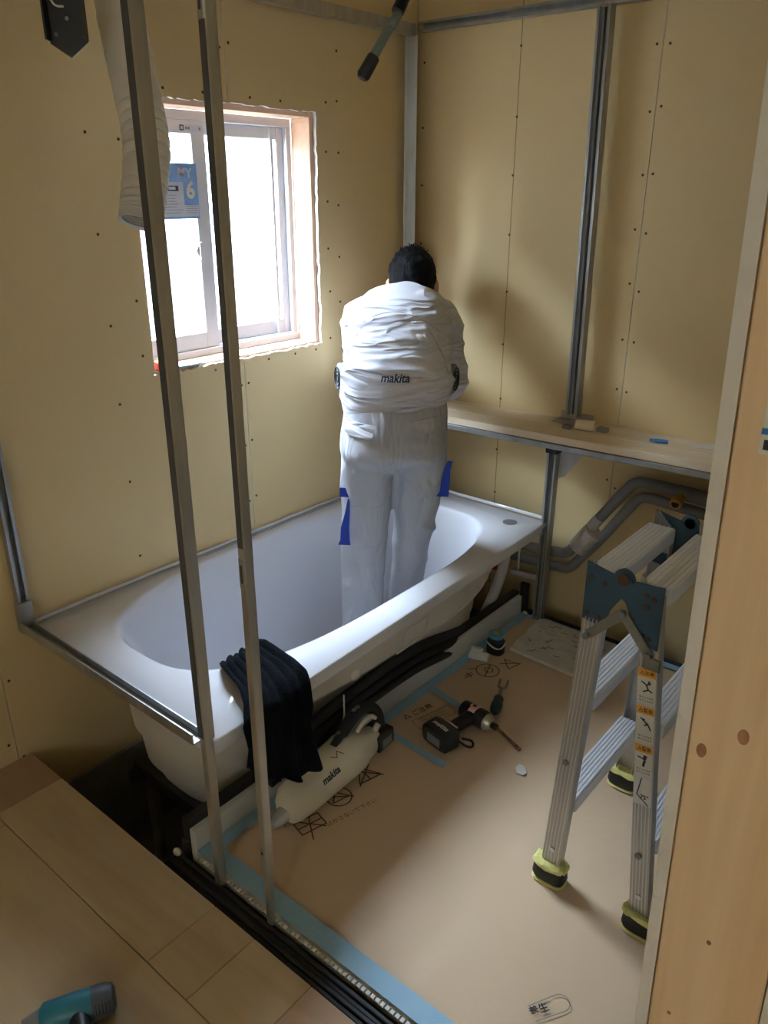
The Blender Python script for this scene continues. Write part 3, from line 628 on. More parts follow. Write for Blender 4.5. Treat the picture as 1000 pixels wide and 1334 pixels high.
# ------------------------------------------------------------------ pipes, hoses
PY = .045
def pipe(pts, r, m, name, parent, n=14): return MB().tube(smoothpath(pts, 6), r, n).build(name, m, parent, smooth=1)
p1 = thing('insulated_pipe', 'upper grey insulated water pipe bent along the back wall, brass elbow near its end', 'pipe', (.9, PY, .2))
pipe([(.30, PY-.01, .225), (.56, PY-.01, .225), (.70, PY-.01, .236), (.76, PY-.01, .250), (.80, PY-.01, .305), (.86, PY-.01, .400), (.95, PY-.01, .535), (.98, PY-.01, .570), (1.02, PY-.01, .580), (1.12, PY-.01, .580), (1.30, PY-.01, .575), (1.734, PY-.01, .572)], .019, M_pipe, 'insulation', p1)
pipe([(.842, PY-.01, .372), (.87, PY-.01, .416)], .0205, M_silver, 'foil_wrap', p1)
pipe([(1.125, PY-.02, .580), (1.30, PY-.018, .574), (1.73, PY-.018, .572)], .024, M_pipe, 'outlet_sleeve', p1)
bf = MB(); bf.tube([(1.145, PY-.03, .572), (1.145, PY-.062, .565)], .016, 12); bf.tube([(1.145, PY-.062, .565), (1.145, PY-.085, .56)], .020, 8); bfo = bf.build('brass_elbow', M_brass, p1, smooth=.5)
MB().tube([(1.145, PY-.0856, .56), (1.145, PY-.0862, .56)], .012, 12).build('bore', M_dark, bfo)
p2 = thing('insulated_pipe', 'lower grey insulated water pipe bent along the back wall beneath its twin', 'pipe', (.9, PY, .15))
pipe([(.30, PY-.01, .165), (.56, PY-.01, .170), (.72, PY-.01, .180), (.775, PY-.01, .193), (.815, PY-.01, .245), (.88, PY-.01, .335), (.97, PY-.01, .480), (1.0, PY-.01, .520), (1.04, PY-.01, .532), (1.10, PY-.01, .528), (1.22, PY-.01, .520)], .018, M_pipe, 'insulation', p2)
pipe([(1.22, PY-.01, .520), (1.245, PY-.01, .518)], .012, M_brass, 'pipe_end', p2)
pw = MB().tube(smoothpath([(.803, PY-.014, .282), (.835, PY-.014, .333), (.855, PY-.014, .36)], 4), .038, 16); tag(pw.build('foil_tape_wrap', M_silver, smooth=1), 'crinkled silver tape wrapped round both grey pipes', 'tape wrap')
for i, x in enumerate((.575, .665)):
    b = MB().tube([(x, PY-.033, .13), (x, PY-.036, .20), (x, PY-.033, .262)], .004, 8); tag(b.build('pipe_strap', M_white, smooth=1), 'thin white strap round the grey pipes '+('close to the pale drain hose', 'close to the steel shelf post')[i], 'strap', 'white pipe straps')
cpip = MB().tube([(.555, PY-.045, .118), (.69, PY-.045, .127)], .012, 12); tag(cpip.build('conduit', M_hose, smooth=1), 'short pale conduit below the grey pipes under the tub corner', 'conduit')
vlv = thing('shutoff_valve', 'small valve with a red band hanging below the tub corner', 'valve', (.52, -.05, .1))
MB().tube([(.52, -.05, .115), (.52, -.05, .14)], .016, 14).build('body', M_white, vlv, smooth=.6); MB().tube([(.52, -.05, .14), (.52, -.05, .176)], .018, 14).build('red_band', M_red, vlv, smooth=.6); MB().tube([(.52, -.05, .176), (.52, -.05, .26)], .014, 12).build('neck', M_greyp, vlv, smooth=.6)
hs = MB().tube(smoothpath([(.60, -.13, .345), (.605, -.14, .28), (.60, -.16, .18), (.575, -.18, .07), (.54, -.2, -.03), (.48, -.24, -.12), (.42, -.3, -.2)], 6), .019, 14); tag(hs.build('drain_hose', M_hose, smooth=1), 'pale drain hose running down from the far tub corner', 'hose')
for i, (dy, dz, lab) in enumerate(((0, 0, 'uppermost'), (.03, -.036, 'middle'), (-.02, -.072, 'lowest'))):
    h = MB().tube(smoothpath([(.655, -1.34+dy, .135+dz), (.668, -1.15+dy, .175+dz), (.672, -.95, .19+dz), (.662, -.75, .175+dz), (.635, -.55, .12+dz), (.585, -.3, .04+dz), (.56, -.15, .0+dz)], 6), .016, 10)
    tag(h.build('black_hose', M_black, smooth=1), '%s black hose running beneath the bathtub side' % lab, 'hose', 'black hoses under the tub')
cb = MB().tube([(.686, -1.115, .10), (.691, -1.11, .15), (.682, -1.10, .205)], .0025, 6); tag(cb.build('cable_tie', M_white, smooth=1), 'white cable tie hanging on the black hoses', 'cable tie')

# ------------------------------------------------------------------ step ladder
LAD = thing('step_ladder', 'aluminium folding step ladder with blue hinge plates on the brown paper', 'ladder', (1.44, -.92, 0.005))
YF0, YF1, YB0, YB1 = -1.118, -1.082, -.715, -.770        # front and back rails, foot and top
LX0, LX1, RXa, RXb = 1.338, 1.366, 1.556, 1.466           # left rail foot/top, right rail foot/top
HZ = .795
def lerp(a, b, t): return a+(b-a)*t
def railpt(side, fr_, z):
    t = z/HZ; x = lerp(LX0, LX1, t) if side == 'l' else lerp(RXa, RXb, t); y = lerp(YF0, YF1, t) if fr_ else lerp(YB0, YB1, t); return V(x, y, z)
def rail(side, fr_):
    o = -1 if fr_ else 1
    pr = [(-.031, -.012), (.031, -.012), (.031, .012), (.028, .012), (.028, -.009), (-.028, -.009), (-.028, .012), (-.031, .012)]
    pr = [(a, b*(1 if fr_ else -1)) for a, b in pr]
    p0, p1 = railpt(side, fr_, .042), railpt(side, fr_, HZ)
    mb = MB(); t = (p1-p0).normalized(); x = V(1, 0, 0); x = (x-t*x.x).normalized(); y = V(0, 1, 0)
    mb.loft([[p+x*a+y*b for a, b in pr] for p in (p0, p1)]); ro = mb.build('rail', M_alud, LAD, bev=.0008)
    for k in range(5):  # extruded grooves on the outer face
        a = -.022+.011*k; mb = MB(); mb.beam(p0+x*a+y*(o*.0123), p1+x*a+y*(o*.0123), .002, .0012, x); mb.build('groove_rib', M_alu, ro)
    # boot and foam
    f = railpt(side, fr_, 0.)
    def rr(w, d, z, n=20, cx=0): return [f+V(cx+w*math.copysign(abs(math.cos(2*PI*j/n))**.6, math.cos(2*PI*j/n)), d*math.copysign(abs(math.sin(2*PI*j/n))**.6, math.sin(2*PI*j/n)), z) for j in range(n)]
    MB().loft([rr(.036, .020, .0075), rr(.040, .025, .02), rr(.037, .022, .048)]).build('rubber_boot', M_black, LAD, smooth=.8)
    MB().loft([rr(.039, .025, .005), rr(.040, .0265, .0065), rr(.038, .024, .009)]).build('foam_pad', M_yellow, LAD, smooth=1)
    top = [[p+V(0, 0, random.uniform(-.004, .005)) for p in r_] for r_ in (rr(.037, .022, .047), rr(.042, .027, .051), rr(.040, .025, .057), rr(.033, .018, .060))]
    MB().loft(top).build('foam_collar', M_yellow, LAD, smooth=1)
    rv = railpt(side, fr_, .10); MB().tube([rv+V(0, o*.012, 0), rv+V(0, o*.015, 0)], .006, 10).build('rivet', M_alu, ro, smooth=.5)
    rv = railpt(side, fr_, .34 if side == 'l' else .2); MB().tube([rv+V(-.004, o*.012, 0), rv+V(-.004, o*.016, 0)], .007, 10).build('rivet', M_greyp, ro, smooth=.5)
    return ro
RA = {(s_, f_): rail(s_, f_) for s_ in 'lr' for f_ in (True, False)}
for s_ in 'lr':
    for z in (.235, .505, HZ-.004):
        a, b = railpt(s_, True, z), railpt(s_, False, z); w = .027 if z < .7 else .031
        dx = -.002 if s_ == 'l' else .002
        mb = MB(); mb.box((a.x-w+dx, a.y+.011, z-.034), (a.x+w+dx, b.y-.011, z)); so = mb.build('step', M_step, LAD, bev=.002)
        for k in range(6):
            xx = a.x+dx-w+.006+k*(2*w-.012)/5; MB().box((xx-.0018, a.y+.013, z), (xx+.0018, b.y-.013, z+.0016)).build('tread_rib', M_step, so)
        if z < .3:
            for fr_ in (True, False):
                q = railpt(s_, fr_, z-.045); o = 1 if fr_ else -1
                MB().prism([(0, 0), (.045*o, .012), (0, -.05)], q+V(-.002, o*.012, .0), (0, 1, 0), (0, 0, 1), .004).build('gusset', M_alud, LAD)
for fr_ in (True, False):
    yy = YF1-.0145 if fr_ else YB1+.0145; o = -1 if fr_ else 1
    nd = 1 if not fr_ else -1
    def plate(poly, y, name='hinge_plate'):
        mb = MB(); mb.loft([[V(a, y, b) for a, b in poly], [V(a, y+o*.003, b) for a, b in poly]]); return mb.build(name, M_blueplate, LAD, bev=.0006)
    hx, hz = 1.416, .800
    L_ = [(1.338, .688), (1.376, .682), (1.394, .722), (1.412, .752), (1.428, .768)]+arc(hx, hz, .021, -.9, 1.9, 8)+[(1.398, .795), (1.396, .802), (1.338, .815)]
    R_ = [(1.497, .672), (1.456, .682), (1.436, .726), (1.424, .752), (1.402, .768)]+arc(hx, hz, .021, PI+.9, PI-1.9, 8)+[(1.436, .795), (1.438, .802), (1.495, .806)]
    pl = plate(L_, yy); pr_ = plate(R_, yy+o*.0035)
    for q, (x, z) in [(pl, (1.350, .783)), (pl, (1.378, .776)), (pl, (1.349, .703)), (pl, (1.372, .700)), (pr_, (1.462, .780)), (pr_, (1.478, .776)), (pr_, (1.466, .757)), (pr_, (1.478, .692)), (pr_, (1.466, .695))]:
        yb_ = yy+o*(.003 if q is pl else .0065); MB().tube([(x, yb_, z), (x, yb_+o*.002, z)], .0055, 8).build('rivet', M_rust, q, smooth=.5)
    MB().tube([(hx, yy, hz), (hx, yy+o*.011, hz)], .0125, 14).build('hinge_pin', M_rust, LAD, smooth=.5)
    # folding stay
    a = V(1.356, yy+o*.006, .657); m_ = V(1.424, yy+o*.006, .730); c = V(1.484, yy+o*.006, .660)
    s1 = MB().beam(a, m_, .020, .003, (0, 0, 1)).build('stay_bar', M_stay, LAD, bev=.001); s2 = MB().beam(m_+V(0, o*.004, 0), c+V(0, o*.004, 0), .020, .003, (0, 0, 1)).build('stay_bar', M_stay, LAD, bev=.001)
    for q in (a, m_, c): MB().tube([q, q+V(0, o*.012, 0)], .007, 10).build('pivot', M_greyp, s1, smooth=.5)
    MB().box((1.474, min(yy+o*.004, yy+o*.009), .628), (1.508, max(yy+o*.004, yy+o*.009), .655)).build('stay_bracket', M_stay, LAD, bev=.002)
# warning labels on the near right rail
p0, p1 = railpt('r', True, .33), railpt('r', True, .64); tt = (p1-p0).normalized(); lx = V(1, 0, 0)-tt*tt.x; lx.normalize(); ly = tt; ln_ = V(0, -1, 0)
def lab(x0, x1, z0, z1, m, name, off, parent):
    c = railpt('r', True, 0); k = tt.z
    q = []
    for a, z in ((x0, z0), (x1, z0), (x1, z1), (x0, z1)): q.append(railpt('r', True, z)+lx*a+V(0, -.0128-off, 0))
    mb = MB(); mb.loft([q, [v+V(0, -.0003, 0) for v in q]]); return mb.build(name, m, parent)
RR = RA[('r', True)]
lb = lab(-.0195, .0175, .325, .63, M_alu, 'label', .0, RR)
for z0, z1, txt, pic in ((.555, .628, '注意', 0), (.47, .548, '警告', 1), (.395, .463, '警告', 2)):
    lab(-.0185, .0165, z0, z1, M_labelw, 'label_panel', .0004, RR); lab(-.0185, .0165, z1-.017, z1, M_orange, 'label_header', .0008, RR)
    c = railpt('r', True, z1-.0085)+V(0, -.0142, 0); text_mb('△'+txt, .0095, c, lx, ly, bold=.0002).build('label_text', M_inkdark, RR)
    m_ = railpt('r', True, (z0+z1)/2-.002)+V(0, -.0143, 0); mb = MB()
    P = lambda a, b: m_+lx*a+ly*b
    if pic == 0: sg = [((-.011, .012), (-.001, .006)), ((-.001, .006), (.003, -.004)), ((.003, -.004), (-.007, -.01)), ((.003, -.004), (.011, -.008)), ((-.001, .006), (.008, .01))]
    elif pic == 1: sg = [((-.01, .016), (-.003, .010)), ((-.003, .010), (.005, .004)), ((.005, .004), (.011, -.008)), ((.005, .004), (-.002, -.0))]
    else: sg = [((-.013, .008), (-.002, .006)), ((-.002, .006), (.004, -.001))]
    for a, b in sg: mb.line([P(*a), P(*b)], .0028, .0003, (0, -1, 0))
    if pic == 2: mb.line([P(.003, .014), P(.001, .004)], .007, .0003, (0, -1, 0)); mb.line([P(.001, .000), P(-.001, -.012)], .005, .0003, (0, -1, 0))
    else: mb.ball(P(.004 if pic == 0 else -.004, .012), .0025, nu=8, nv=4)
    mb.build('label_pictogram', M_inkdark, RR)
    for k in range(2): text_mb('開き止め金具', .0048, railpt('r', True, z0+.006+.007*k)+V(0, -.0142, 0), lx, ly).build('label_text', M_inkdark, RR)
lab(-.003, .013, .333, .388, M_labelw, 'label_panel', .0004, RR)
q_ = railpt('r', True, .345)+lx*.004+V(0, -.0142, 0); text_mb('75°', .013, q_, lx, ly, bold=.0004).build('label_text', M_inkdark, RR)
mb = MB(); mb.line([railpt('r', True, .388)+lx*-.003+V(0, -.0142, 0), railpt('r', True, .348)+lx*-.012+V(0, -.0142, 0), railpt('r', True, .328)+lx*.012+V(0, -.0142, 0)], .0022, .0003, (0, -1, 0)); mb.build('label_pictogram', M_inkdark, RR)

# ------------------------------------------------------------------ the worker
PK = 1.04; PO = V(.438, -.586, 0); PE = V(-.62, .785, 0).normalized(); PR = V(PE.y, -PE.x, 0)
def L(a, b, z): return PO+PR*a*PK+PE*b*PK+V(0, 0, 1.4825-(1.4825-z)*PK)
MAN = thing('person', 'person in white jacket and pale work trousers bending forward inside the bathtub, seen from behind', 'person', L(-.02, .05, -.03))
def sect(c, t, hw, hd, n=28, e=2.4):
    """oval section: width along the body's right, depth across; t is the (forward, up) spine direction"""
    t = Vector(t).normalized(); nb, nz = t[1], -t[0]
    out = []
    for j in range(n):
        a = 2*PI*j/n; cx = hw*math.copysign(abs(math.cos(a))**(2/e), math.cos(a)); cy = hd*math.copysign(abs(math.sin(a))**(2/e), math.sin(a))
        out.append(L(c[0]+cx, c[1]+cy*nb, c[2]+cy*nz))
    return out
def limb(mb, pts, rs, k=6, n=16):
    P = smoothpath([L(*p) for p in pts], k); m = len(pts)-1; R_ = []
    for i in range(len(P)):
        u = i/k; a = min(int(u), m-1); R_.append(lerp(rs[a], rs[a+1], u-a))
    mb.tube(P, R_, n); mb.ball(P[0], R_[0]); mb.ball(P[-1], R_[-1])
RHAND, LHAND = (.10, .51, .89), (-.05, .50, .91)
SHO = {1: (.145, .285, 1.10), -1: (-.112, .275, 1.105)}
ELB = {1: (.190, .34, .885), -1: (-.115, .38, .90)}
HND = {1: RHAND, -1: LHAND}
ANK = {-1: (-.105, .0, .022), 1: (.025, .15, .022)}
KNE = {-1: (-.097, .03, .36), 1: (.056, .11, .37)}
HIP = {-1: (-.079, -.008, .735), 1: (.083, .012, .735)}
# body (skin) as one continuous mesh: torso, neck, head, arms with hands, legs with feet
bm_ = MB()
bm_.loft([sect((0, 0, .76), (0, 1), .12, .09), sect((0, 0, .84), (.1, 1), .14, .10), sect((0, .09, .98), (.6, 1), .14, .095), sect((0, .2, 1.07), (.8, .8), .145, .09), sect((.005, .30, 1.13), (.9, .6), .11, .065), sect((.02, .35, 1.15), (.8, .6), .06, .05)])
limb(bm_, [(.02, .33, 1.145), (.025, .385, 1.175)], [.052, .05])
HC = V(.052, .43, 1.205)
hrot = Matrix((PR, PE, V(0, 0, 1))).transposed()
def headpt(p): return L(*(HC+Vector(p)))
bm_.ball(L(*HC), (.075, .092, .095), rot=hrot, nu=24, nv=16)
bm_.ball(L(HC.x, HC.y+.035, HC.z-.05), (.055, .065, .06), rot=hrot)     # jaw, face bowed down
bm_.ball(L(HC.x, HC.y+.10, HC.z-.035), (.012, .018, .02), rot=hrot)     # nose
for s_ in (-1, 1): bm_.ball(L(HC.x+s_*.079, HC.y+.0, HC.z-.022), (.010, .022, .032), rot=hrot)   # ears
for s_ in (-1, 1):
    limb(bm_, [SHO[s_], ELB[s_], HND[s_]], [.044, .034, .026])
    h = Vector(HND[s_]); d = (h-Vector(ELB[s_])).normalized(); sd = Vector((s_, 0, 0))
    pc = h+d*.05; limb(bm_, [tuple(h), tuple(pc)], [.027, .030])
    bm_.ball(L(*pc), (.036, .045, .016), rot=hrot)
    for k, (off, ln2) in enumerate(((-.027, .062), (-.009, .072), (.009, .068), (.027, .052))):
        b0 = pc+Vector((off, .03, 0)); limb(bm_, [tuple(b0), tuple(b0+Vector((0, ln2*.55, -.006))), tuple(b0+Vector((0, ln2*.8, -.028)))], [.0095, .0088, .0078], 3, 10)
    th = pc+Vector((-s_*.03, -.012, 0)); limb(bm_, [tuple(th), tuple(th+Vector((-s_*.025, .025, -.008))), tuple(th+Vector((-s_*.028, .052, -.02)))], [.0115, .010, .009], 3, 10)
    limb(bm_, [HIP[s_], KNE[s_], ANK[s_]], [.075, .052, .036])
    a = Vector(ANK[s_]); limb(bm_, [tuple(a+Vector((0, -.03, -.012))), tuple(a+Vector((s_*.01, .07, -.014))), tuple(a+Vector((s_*.02, .15, -.02)))], [.028, .03, .022])
body = mesh_obj(remeshed(bm_, .0065, 4), 'body', M_skin, MAN)
# hair: cap over the back and crown of the head
hm = MB(); hm.ball(L(HC.x, HC.y-.006, HC.z+.014), (.083, .098, .098), rot=hrot, nu=28, nv=18); hm.ball(L(HC.x, HC.y-.05, HC.z-.03), (.070, .05, .055), rot=hrot)
hme = remeshed(hm, .007, 2)
def hairfn(v):
    n = v.normal; p = v.co; k = noise.noise(p*60)*.006+noise.noise(p*V(140, 140, 40).length*.2)*.003
    return p+n*k
hair = mesh_obj(hme, 'hair', M_hair, MAN, hairfn)
tf = MB()
for i in range(60):
    a = random.uniform(-.06, .05); b = random.uniform(-.05, .05); zt = math.sqrt(max(.001, 1-(a/.083)**2-(b/.098)**2))*.098
    p = HC+Vector((a, b-.006, .012+zt)); d = Vector((random.uniform(-.5, .3), random.uniform(-.4, .2), .8)).normalized(); l = random.uniform(.004, .012)
    tf.tube([L(*p), L(*(p+d*l*.6)), L(*(p+d*l+Vector((random.uniform(-.006, .006), 0, -.002))))], [.0016, .0012, .0004], 4)
to = tf.build('hair_tufts', M_hair, hair); to['kind'] = 'stuff'
# jacket
jm = MB()
jm.loft([sect((.006, .0, .885), (.1, 1), .154, .122), sect((.006, -.002, .905), (.2, 1), .160, .129), sect((.006, .010, .94), (.4, 1), .166, .137), sect((.007, .045, .985), (.55, 1), .163, .136), sect((.008, .10, 1.03), (.7, .9), .160, .132), sect((.011, .165, 1.075), (.85, .8), .160, .126), sect((.016, .235, 1.115), (.9, .7), .156, .113), sect((.022, .295, 1.14), (.95, .55), .136, .090), sect((.03, .335, 1.155), (.9, .5), .094, .070), sect((.036, .365, 1.172), (.85, .6), .058, .054)])
for s_ in (-1, 1):
    limb(jm, [(.07*s_, .28, 1.115), SHO[s_], tuple(lerp(Vector(SHO[s_]), Vector(ELB[s_]), .5)), ELB[s_], tuple(lerp(Vector(ELB[s_]), Vector(HND[s_]), .5)), tuple(lerp(Vector(ELB[s_]), Vector(HND[s_]), .93))], [.068, .064, .060, .056, .048, .040])
jme = remeshed(jm, .006, 7)
def loc(p):
    d = p-PO; return d.dot(PR)/PK, d.dot(PE)/PK, 1.4825-(1.4825-p.z)/PK
def ridge(x): return (1-abs(((x/PI) % 2)-1)*1.0)**2.2
def jfold(v):
    a, b, z = loc(v.co); u = b*.62+z              # runs up the spine
    k = 0.
    m = max(0., min(1., (.185-abs(a))/.04))*max(0., min(1., (u-.90)/.03))*max(0., min(1., (1.29-u)/.06))
    # long cross creases sagging between the sides, some broken, strongest at the waist
    w = u*62+2.6*noise.noise(V(a*4.5, u*3, 1.3))+2.2*math.sin(a*9+1.)*noise.noise(V(.3, u*5, .5)); g_ = .25+.75*max(0, noise.noise(V(a*6+2, u*11, 4))+.35)
    k += .014*ridge(w)*g_*m
    w = u*135+a*9+4*noise.noise(V(a*6, u*5, 7.)); g_ = max(0, noise.noise(V(a*8, u*9, 9.))+.15)
    k += .011*ridge(w)*g_*m*(1.5 if u < 1.03 else .8)
    if abs(a) > .13: k += .007*ridge(z*95+a*30+3*noise.noise(v.co*9))*max(0, min(1, (abs(a)-.13)/.03))
    k += .005*noise.noise(v.co*13)
    p = v.co+v.normal*(k-.004)
    if z < 1.0: p.z += .13*a*min(1, (1.0-z)/.09)*(1 if b < .25 else 0)   # hem hangs lower on one side
    return p
jac = mesh_obj(jme, 'jacket', M_jacket, MAN, jfold)
jb = BVHTree.FromPolygons([v.co+wloc(MAN) for v in jac.data.vertices], [list(p.vertices) for p in jac.data.polygons])
def onback(bv, a, z, off=.0015):
    o_ = L(a, -.9, z); h = bv.ray_cast(o_, PE); return (h[0]-PE*off) if h[0] else L(a, 0, z)
def ribbon(bv, pts, w, name, m, parent, off=.002):
    mb = MB(); P = [onback(bv, a, z, off) for a, z in pts]; mb.tube(P, w, 6); return mb.build(name, m, parent, smooth=1)
# yoke and sleeve seams, waistband, logo
ribbon(jb, [(-.15+.3*i/14, 1.155-.07*((i-7)/7)**2+.0) for i in range(15)], .0012, 'yoke_seam', mat('seam_grey', (178, 178, 188), .9), jac, .0003)
for s_ in (-1, 1): ribbon(jb, [(s_*(.095+.06*math.sin(i/10*PI/2)), 1.115-.14*i/10) for i in range(11)], .0013, 'sleeve_seam', MATS['seam_grey'], jac, .0003)
tm = text_mb('makita', .028, (0, 0, 0), (1, 0, 0), (0, 1, 0), 0, shear=.25, bold=.0006)
lv = [onback(jb, .002+v.x*1.08, 1.0+v.y*1.12, .0035) for v in tm.v]; lm = MB(); lm.add(lv, tm.f); lm.build('logo_lettering', M_thread, jac)
# side fans
for s_ in (-1, 1):
    c = L(.006+s_*.158, .05, .965); ax3 = (PR*s_-PE*.35).normalized(); fo = MB().tube([c-ax3*.004, c+ax3*.012, c+ax3*.018], [.046, .046, .038], 24).build('cooling_fan', M_greyp, jac, smooth=.6)
    for k in range(3): rr_ = .012+.011*k; q = ax3.orthogonal().normalized(); q2 = ax3.cross(q); MB().tube([c+ax3*.0195+(q*math.cos(t*PI/8)+q2*math.sin(t*PI/8))*rr_ for t in range(17)], .002, 5).build('fan_grille', M_thread, fo, smooth=1)
# trousers
tm2 = MB()
tm2.loft([sect((.004, .01, .925), (.15, 1), .148, .112), sect((.004, -.004, .88), (.1, 1), .158, .126), sect((0, -.016, .82), (0, 1), .162, .135), sect((0, -.020, .775), (0, 1), .164, .136), sect((0, -.018, .75), (0, 1), .160, .122), sect((0, -.012, .72), (0, 1), .125, .085), sect((0, -.006, .695), (0, 1), .06, .05)])
def leg(s_, rs):
    h, k, a = HIP[s_], KNE[s_], ANK[s_]
    limb(tm2, [(h[0], h[1]-.01, h[2]), tuple(lerp(Vector(h), Vector(k), .5)), k, tuple(lerp(Vector(k), Vector(a), .5)), a], rs)
leg(-1, [.087, .083, .077, .074, .070]); leg(1, [.085, .076, .064, .060, .057])
tme = remeshed(tm2, .008, 12)
def tfold(v):
    a, b, z = loc(v.co); k = .006*noise.noise(v.co*9)
    if z > .5: k += .005*ridge(a*48+z*6+3*noise.noise(V(a*4, z*5, 2)))*max(0, min(1, (z-.5)*4))*max(0, min(1, (.86-z)*12))
    if z < .66: k += .011*ridge(z*52+a*28+4*noise.noise(v.co*6))*max(0, noise.noise(v.co*7+V(2, 1, 0))+.25)*(1.3 if a > -.02 else .7)*min(1, (.66-z)*6)
    return v.co+v.normal*(k-.003)
tro = mesh_obj(tme, 'trousers', M_trouser, MAN, tfold)
tbv = BVHTree.FromPolygons([v.co+wloc(MAN) for v in tro.data.vertices], [list(p.vertices) for p in tro.data.polygons])
def patch(bv, quad, name, m, parent, off=.004, nx=8, ny=5, th=.003):
    """a cloth patch laid on the garment: quad of (a,z) corners"""
    q = [Vector(p) for p in quad]; rows = []
    P = [[onback(bv, *(lerp(lerp(q[0], q[1], i/nx), lerp(q[3], q[2], i/nx), j/ny)), off) for i in range(nx+1)] for j in range(ny+1)]
    mb = MB(); vs = [p for r in P for p in r]+[p+PE*th for r in P for p in r]; k = (nx+1)*(ny+1)
    fs = [(j*(nx+1)+i, j*(nx+1)+i+1, (j+1)*(nx+1)+i+1, (j+1)*(nx+1)+i) for j in range(ny) for i in range(nx)]
    bd = [(0, i) for i in range(nx+1)]+[(j, nx) for j in range(1, ny+1)]+[(ny, i) for i in range(nx-1, -1, -1)]+[(j, 0) for j in range(ny-1, 0, -1)]
    bi = [j*(nx+1)+i for j, i in bd]
    mb.add(vs, fs+[tuple(i+k for i in reversed(f)) for f in fs]+[(bi[i], bi[(i+1) % len(bi)], bi[(i+1) % len(bi)]+k, bi[i]+k) for i in range(len(bi))])
    return mb.build(name, m, parent, smooth=.7)
patch(tbv, [(-.135, .878), (-.050, .872), (-.062, .832), (-.142, .838)], 'pocket_flap', M_jacket, tro, .015)
patch(tbv, [(.045, .885), (.130, .892), (.118, .855), (.062, .842)], 'pocket_flap', M_trouser, tro, .014)
ribbon(tbv, [(.002, .885-.02*i) for i in range(10)], .0012, 'back_seam', MATS['seam_grey'], tro, .0003)
ribbon(tbv, [(-.15+.012*i, .60-.004*math.sin(i)) for i in range(11)], .001, 'thigh_seam', MATS['seam_grey'], tro, .0003)
ribbon(tbv, [(-.155+.012*i, .455) for i in range(10)], .001, 'knee_seam', MATS['seam_grey'], tro, .0003)
def strap(pts, ws, name):
    mb = MB(); rows = []
    for (a, b, z), w in zip(pts, ws):
        c = L(a, b, z); rows.append([c-PR*w-PE*.004, c+PR*w*.9-PE*.007, c+PR*w*.9-PE*.003, c-PR*w])
    mb.loft(rows); return mb.build(name, M_royal, tro, smooth=.8)
strap([(-.146, -.05, .655), (-.146, -.055, .628)], [.016, .017], 'blue_tab')
strap([(-.134, -.062, .622), (-.138, -.064, .58), (-.146, -.062, .53), (-.147, -.058, .485), (-.149, -.056, .470)], [.003, .008, .014, .016, .021], 'blue_gusset')
strap([(.168, -.03, .735), (.160, -.035, .71), (.156, -.04, .675), (.153, -.04, .64), (.148, -.04, .627)], [.008, .010, .014, .015, .020], 'blue_gusset')

# ------------------------------------------------------------------ towel over the tub rim
TW = MB(); nu, nv = 44, 34
def towel(u, v):
    """u along the rim (near to far), v across from inside the tub to the hanging hem"""
    y0 = lerp(-1.385, -1.555, min(1, v*1.6)); y1 = lerp(-1.255, -1.345, min(1, v*1.6))
    y = lerp(y0, y1, u); hem = lerp(.325, .195, min(1, u*1.35)**.8)
    path = [(.545, .352), (.558, .392), (.60, .408), (.70, .412), (.755, .408), (.788, .385), (.797, .33)]
    top_len = .62
    if v < top_len:
        t = v/top_len*(len(path)-1); i = min(int(t), len(path)-2); a = Vector(path[i]); b = Vector(path[i+1]); p = a.lerp(b, t-i)
        x, z = p.x, p.y
    else:
        t = (v-top_len)/(1-top_len); x = .797+.012*t; z = lerp(.33, hem, t)
    fold = math.sin(u*21+1.3*math.sin(v*3))*(.010+.016*max(0, v-.45))+.009*noise.noise(V(u*5, v*4, 1.))
    if v > .55: x += max(-.004, fold)+.008
    else: z += .010+abs(fold)*1.1+.012*max(0, noise.noise(V(u*6, v*7, 5.)))
    return V(x, y+.006*math.sin(v*9+u*4), z)
vs = [towel(i/nu, j/nv) for j in range(nv+1) for i in range(nu+1)]
TW.add(vs, [(j*(nu+1)+i, j*(nu+1)+i+1, (j+1)*(nu+1)+i+1, (j+1)*(nu+1)+i) for j in range(nv) for i in range(nu)])
two = TW.build('towel', M_towel, smooth=2.); tag(two, 'black towel draped over the side rim of the bathtub', 'towel')
sm = two.modifiers.new('thick', 'SOLIDIFY'); sm.thickness = .006; sm.offset = 0

# ------------------------------------------------------------------ handheld vacuum cleaner on the paper
VAC = thing('vacuum_cleaner', 'cream handheld cordless vacuum with black handle lying beside the kerb', 'vacuum cleaner', (.74, -1.2, .006))
va, vb = V(.752, -1.40, .052), V(.738, -1.03, .070); vt = (vb-va).normalized(); vx = V(1, 0, 0)-vt*vt.x; vx.normalize(); vz = vx.cross(vt)
def vp(x, t, z): return va+vt*t+vx*x*1.15+vz*(z*1.15+.008)
def oval(t, w, h, z=0, n=24, e=2.5, x=0): return [vp(x+w*math.copysign(abs(math.cos(2*PI*j/n))**(2/e), math.cos(2*PI*j/n)), t, z+h*math.copysign(abs(math.sin(2*PI*j/n))**(2/e), math.sin(2*PI*j/n))) for j in range(n)]
MB().loft([oval(-.002, .018, .018, -.008), oval(.006, .032, .032, -.005), oval(.025, .041, .041), oval(.08, .044, .045), oval(.17, .046, .048), oval(.235, .050, .052, .002), oval(.27, .046, .050, .0), oval(.295, .036, .042, -.008), oval(.33, .030, .034, -.014), oval(.355, .027, .03, -.016)]).build('body', M_cream, VAC, smooth=.9)
MB().loft([oval(-.045, .010, .010, -.012), oval(-.03, .014, .014, -.012), oval(.0, .017, .017, -.010)]).build('nozzle', mat('clear_grey', (196, 198, 196), .15, .3), VAC, smooth=.8)
